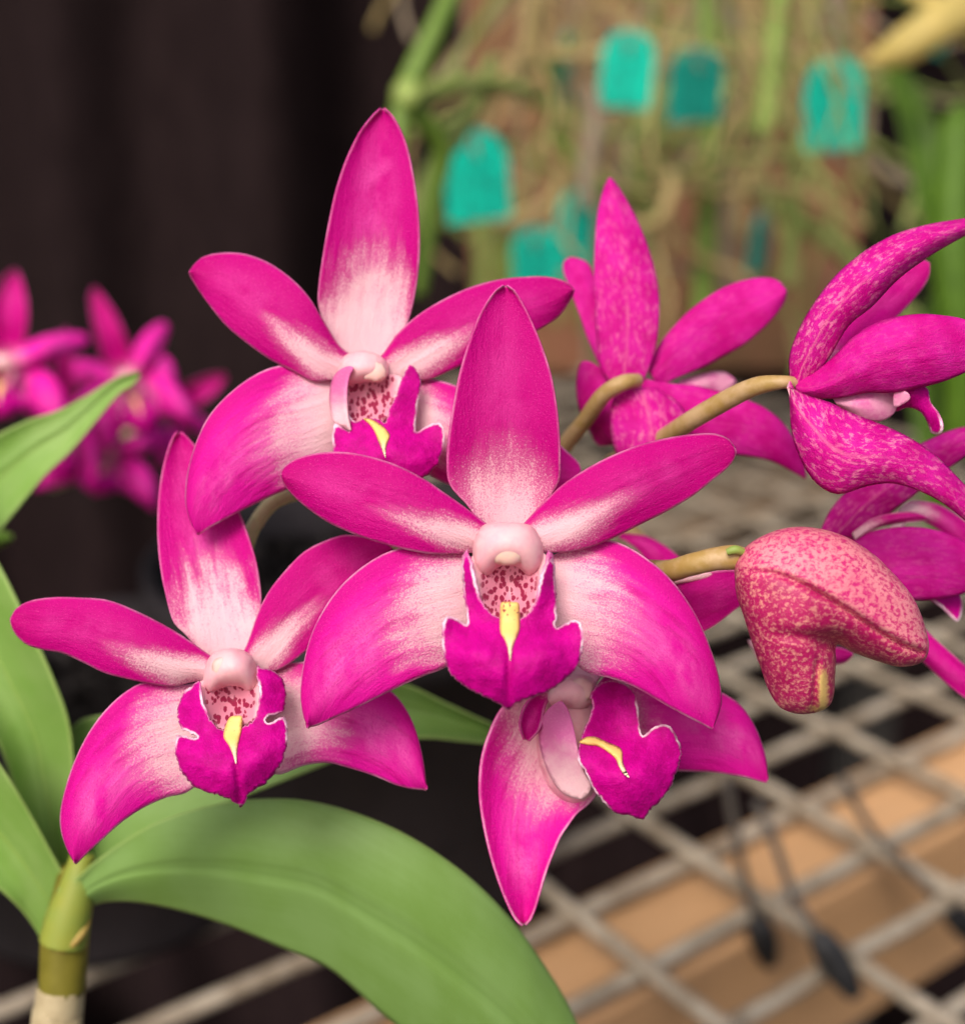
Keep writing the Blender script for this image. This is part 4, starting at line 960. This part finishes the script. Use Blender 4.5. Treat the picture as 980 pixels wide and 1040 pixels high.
# ---------------------------------------------------------------- rear blossom seen from behind
D5 = .141
f5 = empty('orchid_flower', P(648, 390, D5), 'magenta blossom at upper right of centre, seen from behind on its brown stalk', 'orchid flower', G)
def pt(name, f, D, st, tip, mat, zc, cup=.5, tilt=0, flip=False, seed=0, **k): return petal(name, f, D, st, tip, M[mat], zc, cup, tilt, flip=flip, seed=seed, nu=40, nv=16, **k)
pt('petal', f5, D5, [(612,378,628,362),(597,345,616,332),(588,318,610,306),(578,292,604,284),(572,276,598,268),(572,266,588,262)], (578,260), 'petal_solid', [-1,-3,-5,-7], .5, flip=True, seed=51)
pt('petal', f5, D5, [(656,374,670,392),(671,347,690,383),(687,328,712,374),(704,312,735,362),(725,297,757,349),(746,287,775,334),(767,282,788,320),(784,282,796,309),(794,287,799,301)], (799.5,294), 'petal_solid', [-1,-2,-3,-3.5,-4], .8, flip=True, seed=52)
pt('lateral_sepal', f5, D5, [(630,388,640,402),(605,370,640,420),(590,368,632,440),(585,390,625,450),(588,415,620,452),(598,437,614,453)], (606,453), 'petal_solid', [-1,-1.5,-3,-5], .6, flip=True, seed=53)
pt('lateral_sepal', f5, D5, [(652,384,648,424),(680,389,680,446),(705,391,703,458),(730,397,728,462),(753,404,748,462),(775,413,768,465),(793,427,787,470),(807,446,802,478),(816,464,813,484)], (820,488), 'petal_solid', [0,-.4,-1,-2,-4], .9, flip=True, seed=54)
pt('lip', f5, D5, [(690,386,690,408),(708,381,712,404),(724,377,733,399),(737,378,744,393)], (749,387), 'lip_pale', [-3,-4,-5,-6], .8, seed=55)
pt('column_foot', f5, D5, [(628,392,668,394),(621,412,692,412),(620,436,702,438),(626,462,694,466),(642,486,680,490)], (662,502), 'dorsal_streaked', [.4,1.6,1.6,.6], 2.0, flip=True, seed=56)
pt('dorsal_sepal', f5, D5, [(622,392,652,388),(611,376,657,380),(607.5,357,665,358),(605,335,669,333),(604,305,670,303),(603,275,666,275),(604,246,657,246),(606,220,646,220),(610,200,634,198),(614,187,627,187)], (619,178), 'dorsal', [.4,.2,-.6,-2,-4.5], .9, flip=True, seed=57)
pedicel(f5, [(648,386,D5-.002),(632,389,D5-.0035),(612,402,D5-.002),(594,427,.1425),(574,452,.147),(560,480,.150)], [.0007,.00085,.00088,.00088,.00095,.001])

# ---------------------------------------------------------------- right blossom seen from the side
D6 = .1265
f6 = empty('orchid_flower', P(804, 392, D6), 'magenta blossom at right edge seen from the side, back flecked with white', 'orchid flower', G)
pt('petal', f6, D6, [(836,366,862,384),(858,330,895,338),(878,304,917,316),(900,282,935,296),(922,268,944,280)], (945,262), 'petal_solid', [-4,-7,-9,-10], .4, seed=61)
pt('dorsal_sepal', f6, D6, [(803,390,814,400),(801,366,826,386),(808,341,842,364),(824,311,862,331),(847,281,886,311),(873,258,912,284),(905,239,940,263),(940,228,968,246),(975,222,995,232),(1005,218,1012,223)], (1020,217), 'back_flecked', [0,1.4,1.0,-1,-4], [.8,2.2,2.0,1.0], [.4,.2,0,0], flip=True, seed=62, crease=-.1)
pt('petal', f6, D6, [(806,386,810,402),(824,380,832,405),(846,362,855,404),(865,343,880,399),(886,329,905,399),(910,321.5,928,395),(935,318.5,950,390),(958,320,970,383),(980,324,988,374),(1000,333,1003,362)], (1012,348), 'petal_solid', [.6,2.2,3.6,4.2,4], [.6,1.6,1.6,.6], seed=63, flip=True)
pt('lip', f6, D6, [(846,404,850,412),(866,397,872,424),(888,395,893,428),(905,396,908,420)], (912,408), 'lip_pale', [.4,1.0,1.2,1.0], .8, seed=64)
sheet('lip_lobe', f6, D6, [(906,393),(920,391),(936,391),(943,396),(945,408),(953,420),(957,432),(955,440),(946,440),(941,428),(934,418),(922,414),(910,418),(905,412)], [(906,393,.6),(943,396,2.2),(957,436,3.0),(946,440,1.4),(922,413,1.2),(925,402,2.6)], M['lip'], s=3.2, rim_pts=[(957,434,10),(950,440,10)])
sheet('side_lobe', f6, D6, [(908,398),(914,396),(922,399),(924,405),(916,411),(908,413)], [(908,398,3.2),(922,400,3.6),(912,412,3.0)], M['lip_pale'], s=2.8)
pt('lateral_sepal', f6, D6, [(803,386,801,402),(806,394,802,412),(822,402,803,434),(842,408,810,460),(860,417,826,488),(880,425,850,502),(902,433.5,880,494),(925,445,906,491),(950,462,934,499),(975,487,960,513),(1000,515,990,536)], (1015,546), 'back_flecked', [1.6,3.8,4.8,4.4,3], [1.4,2.4,1.6,.8], [0,.2,.4,.2], flip=True, seed=65)
pedicel(f6, [(806,389,D6-.0005),(795,388,D6-.001),(768,392,D6),(738,406,.129),(700,428,.133),(672,446,.138),(620,470,.148)], [.0006,.00065,.00088,.00098,.00098,.0010,.0010])

# ---------------------------------------------------------------- right blossom below, behind the bud
D7 = .137
f7 = empty('orchid_flower', P(868, 548, D7), 'magenta blossom at right edge half hidden behind the closed bud', 'orchid flower', G)
pt('dorsal_sepal', f7, D7, [(832,542,866,548),(843,518,884,538),(860,499,908,518),(884,482,930,502),(914,462,955,482),(944,446,980,464),(975,434,1005,446)], (1022,432), 'dorsal', [.5,1,.6,-.5,-2], 1.4, flip=True, seed=71, crease=-.25)
pt('petal', f7, D7, [(900,545,910,552),(918,512,925,525),(945,510,942,532),(968,520,962,545),(992,540,985,566)], (1010,570), 'dorsal_streaked', [-1,-2.5,-4,-5], .5, seed=72)
pt('petal', f7, D7, [(862,550,862,594),(880,541,880,603),(900,536.5,902,609),(922,535,926,610),(945,537,950,609),(968,544,973,605),(990,555,994,596),(1012,567,1012,586)], (1024,577), 'petal_solid', [1,2.4,3,3,2], 1.2, seed=73, flip=True)
pt('throat_edge', f7, D7, [(865,540,868,548),(885,527,890,537),(906,521,912,532),(930,520,930,530)], (950,528), 'dorsal', [1.2,1.6,1.6,1], .4, seed=74)
sheet('lip', f7, D7, [(938,604),(955,600),(972,602),(977,610),(977,622),(973,631),(966,626),(958,618),(948,611)], [(938,604,0),(975,608,0),(973,630,1),(955,612,1)], M['lip'], s=3, rim_pts=[(972,628,12),(955,615,10)])
pt('lateral_sepal', f7, D7, [(905,602,888,634),(925,622,912,652),(945,644,934,670),(965,662,953,688),(985,680,975,706),(1003,698,996,718)], (1012,716), 'petal_solid', [-1,0,.5,0], .7, seed=75)
pedicel(f7, [(868,552,D7+.001),(850,590,.141),(780,610,.145),(715,600,.146)], [.0009,.0009,.001,.001])

# ---------------------------------------------------------------- blossom almost hidden behind the front one
D8 = .140
f8 = empty('orchid_flower', P(700, 605, D8), 'mostly hidden magenta blossom between the front blossom and the bud', 'orchid flower', G)
pt('petal', f8, D8, [(690,600,706,588),(664,580,690,566),(648,560,672,552),(634,549,656,544),(628,546,640,542)], (630,541), 'petal_solid', [0,-2,-4,-6], .5, seed=81)
pt('petal', f8, .131, [(668,596,668,650),(684,588,686,652),(702,583,706,646),(722,580.5,728,634),(742,579,746,620),(762,583,764,606)], (776,596), 'petal_solid', [0,.4,.6,.2], .6, seed=82, edge_curl=.3)
pt('lateral_sepal', f8, D8, [(760,650,770,672),(800,652,805,676),(835,656,838,676),(856,658,857,674)], (870,664), 'dorsal', [0,0,0,0], .6, seed=83)
tube('rolled_edge', [P(684,590.5,.1303), P(705,586.5,.1303), P(725,582.5,.1303), P(744,580.5,.1304)], [.00028,.00034,.00034,.00025], M['column'], f8)
pedicel(f8, [(700,605,D8+.001),(680,590,.145),(640,540,.152),(560,500,.1525)], [.0010,.001,.001,.001])

# ---------------------------------------------------------------- the bud
DB = .1205
bud = empty('orchid_bud', P(748, 570, DB + .003), 'fat crimson bud flecked with cream, closed, at right of the front blossom', 'flower bud')
BUD = [(746,584),(747,570),(758,555),(771,546),(786,539.5),(800,536),(814,535),(830,536.5),(845,540),(861,546),(876,555),(891,566),(904,579),(917,593),(928,608),(935,623),(940,638),(943.5,655),(941,668),(934,674),(922,677),(910,677),(897,673.5),(883,669),(866,662.5),(850,655),(849,672),(848,690),(847,705),(843,716),(833,722.5),(818,725.5),(804,724),(792,718.5),(784,708),(778,695),(773,680),(768,666),(761,645),(754.5,624),(748,605)]
GRV = np.array([(740,582),(762,580.5),(786,582.5),(804,588.5),(820,596),(838,606),(855,617),(876,631),(897,645),(917,656),(936,663)], float)
def polyline_signed(v):
    """distance to the groove line (px) and whether a point lies above it."""
    best = np.full(len(v), 1e9); yl = np.interp(v[:, 0], GRV[:, 0], GRV[:, 1])
    for a, b in zip(GRV[:-1], GRV[1:]):
        ab = b - a; t = np.clip(((v - a) @ ab) / (ab @ ab), 0, 1); best = np.minimum(best, np.hypot(*(v - a - t[:, None] * ab).T))
    return best, v[:, 1] < yl
def bud_extra(v):
    d, up = polyline_signed(v)
    fade = np.clip((v[:, 0] - 742) / 90, .12, 1)
    g = -(.80 * np.exp(-(d / 1.9) ** 2) + .28 * np.exp(-(d / 6.0) ** 2)) * fade
    g = np.where(up, g + .30 * fade * np.exp(-((d - 7) / 6) ** 2), g)
    # hollow under the body beside the spur, and the spur's own fold
    e = np.exp(-(((v[:, 0] - 842) / 13) ** 2 + ((v[:, 1] - 654) / 9) ** 2)); g = g - 1.5 * e
    e2 = np.exp(-(((v[:, 1] - (650 - (842 - v[:, 0]) * .10)) / 7) ** 2)) * np.clip((v[:, 0] - 775) / 50, 0, 1) * np.clip((862 - v[:, 0]) / 15, 0, 1); g = g - .85 * e2
    f = np.exp(-((v[:, 0] - (829 + (v[:, 1] - 690) * -.08)) / 2.6) ** 2) * np.clip((v[:, 1] - 664) / 12, 0, 1); g = g - .75 * f
    g = g - .5 * np.clip((v[:, 1] - 640) / 60, 0, 1) * np.clip((830 - v[:, 0]) / 20, 0, 1)
    return g
def bud_attr(v):
    d, up = polyline_signed(v)
    e = np.clip(np.where(up, d, -d) / 10 * .5 + .5, 0, 1)
    r = np.exp(-((v[:, 0] - 836) / 6) ** 2) * np.clip((v[:, 1] - 668) / 20, 0, 1) * .95
    r = np.maximum(r, .6 * np.exp(-((v[:, 0] - 830) / 14) ** 2 - ((v[:, 1] - 720) / 7) ** 2))
    return e, r
inflate('closed_sepals', bud, DB, BUD, 5.6, 0.0, M['bud'], s=2.5, extra=bud_extra, back=.85, attr_fn=bud_attr)
pedicel(bud, [(756,566,DB+.0005),(745,566,DB+.0005),(725,568,DB+.001),(700,574,.1225),(672,580,.126),(620,570,.138),(545,520,.152)], [.0009,.00115,.00108,.00105,.00105,.0011,.0012])
tube('bract', [P(738,561,DB-.0009), P(747,558.5,DB-.0010), P(757,562,DB-.0006)], [.0003,.00042,.0003], M['stem_lime'], bud)

# ---------------------------------------------------------------- blurred blossoms far left
GF = 'blurred blossoms at the left edge'
def far_T(cx, cy, sx, sy, rot):
    c, s = math.cos(rot), math.sin(rot)
    a, b, d, e = c * sx, -s * sy, s * sx, c * sy
    return (a, b, d, e, cx - a * 516 - b * 565, cy - d * 516 - e * 565)
def far(cx, cy, sx, sy, rot, D, label, seed):
    T = far_T(cx, cy, sx, sy, math.radians(rot))
    f = build_flower(F1, D, 'orchid_flower', P(cx, cy, D), label, T=T, zs=1.9, group=GF, detail=.55, seed=seed, mats=('petal_solid','far_pink','far_pink','far_pink','far_pink'))
    lip_set(f, D, T, 1.0, 1.7, seed)
    tube('pedicel', [P(cx, cy, D + .003), P(cx - 14, cy + 14, D + .02), P(cx - 50, cy + 30, D + .05)], [.0016, .0013, .0013], M['pedicel_pale'], f)
    return f
far(2, 372, .36, .36, 8, .25, 'blurred pink blossom cut by the left edge, above the pale leaf', 91)
far(130, 388, .25, .37, -20, .275, 'blurred magenta blossom with upright narrow sepal, highest of the far cluster', 92)
far(172, 415, .22, .24, 60, .29, 'blurred small magenta blossom turned right, rightmost of the far cluster', 93)
far(104, 462, .30, .27, 10, .28, 'blurred magenta blossom with pale centre, lowest of the far cluster', 94)
far(62, 432, .20, .36, 3, .265, 'blurred dark magenta blossom half behind the pale leaf tip', 95)
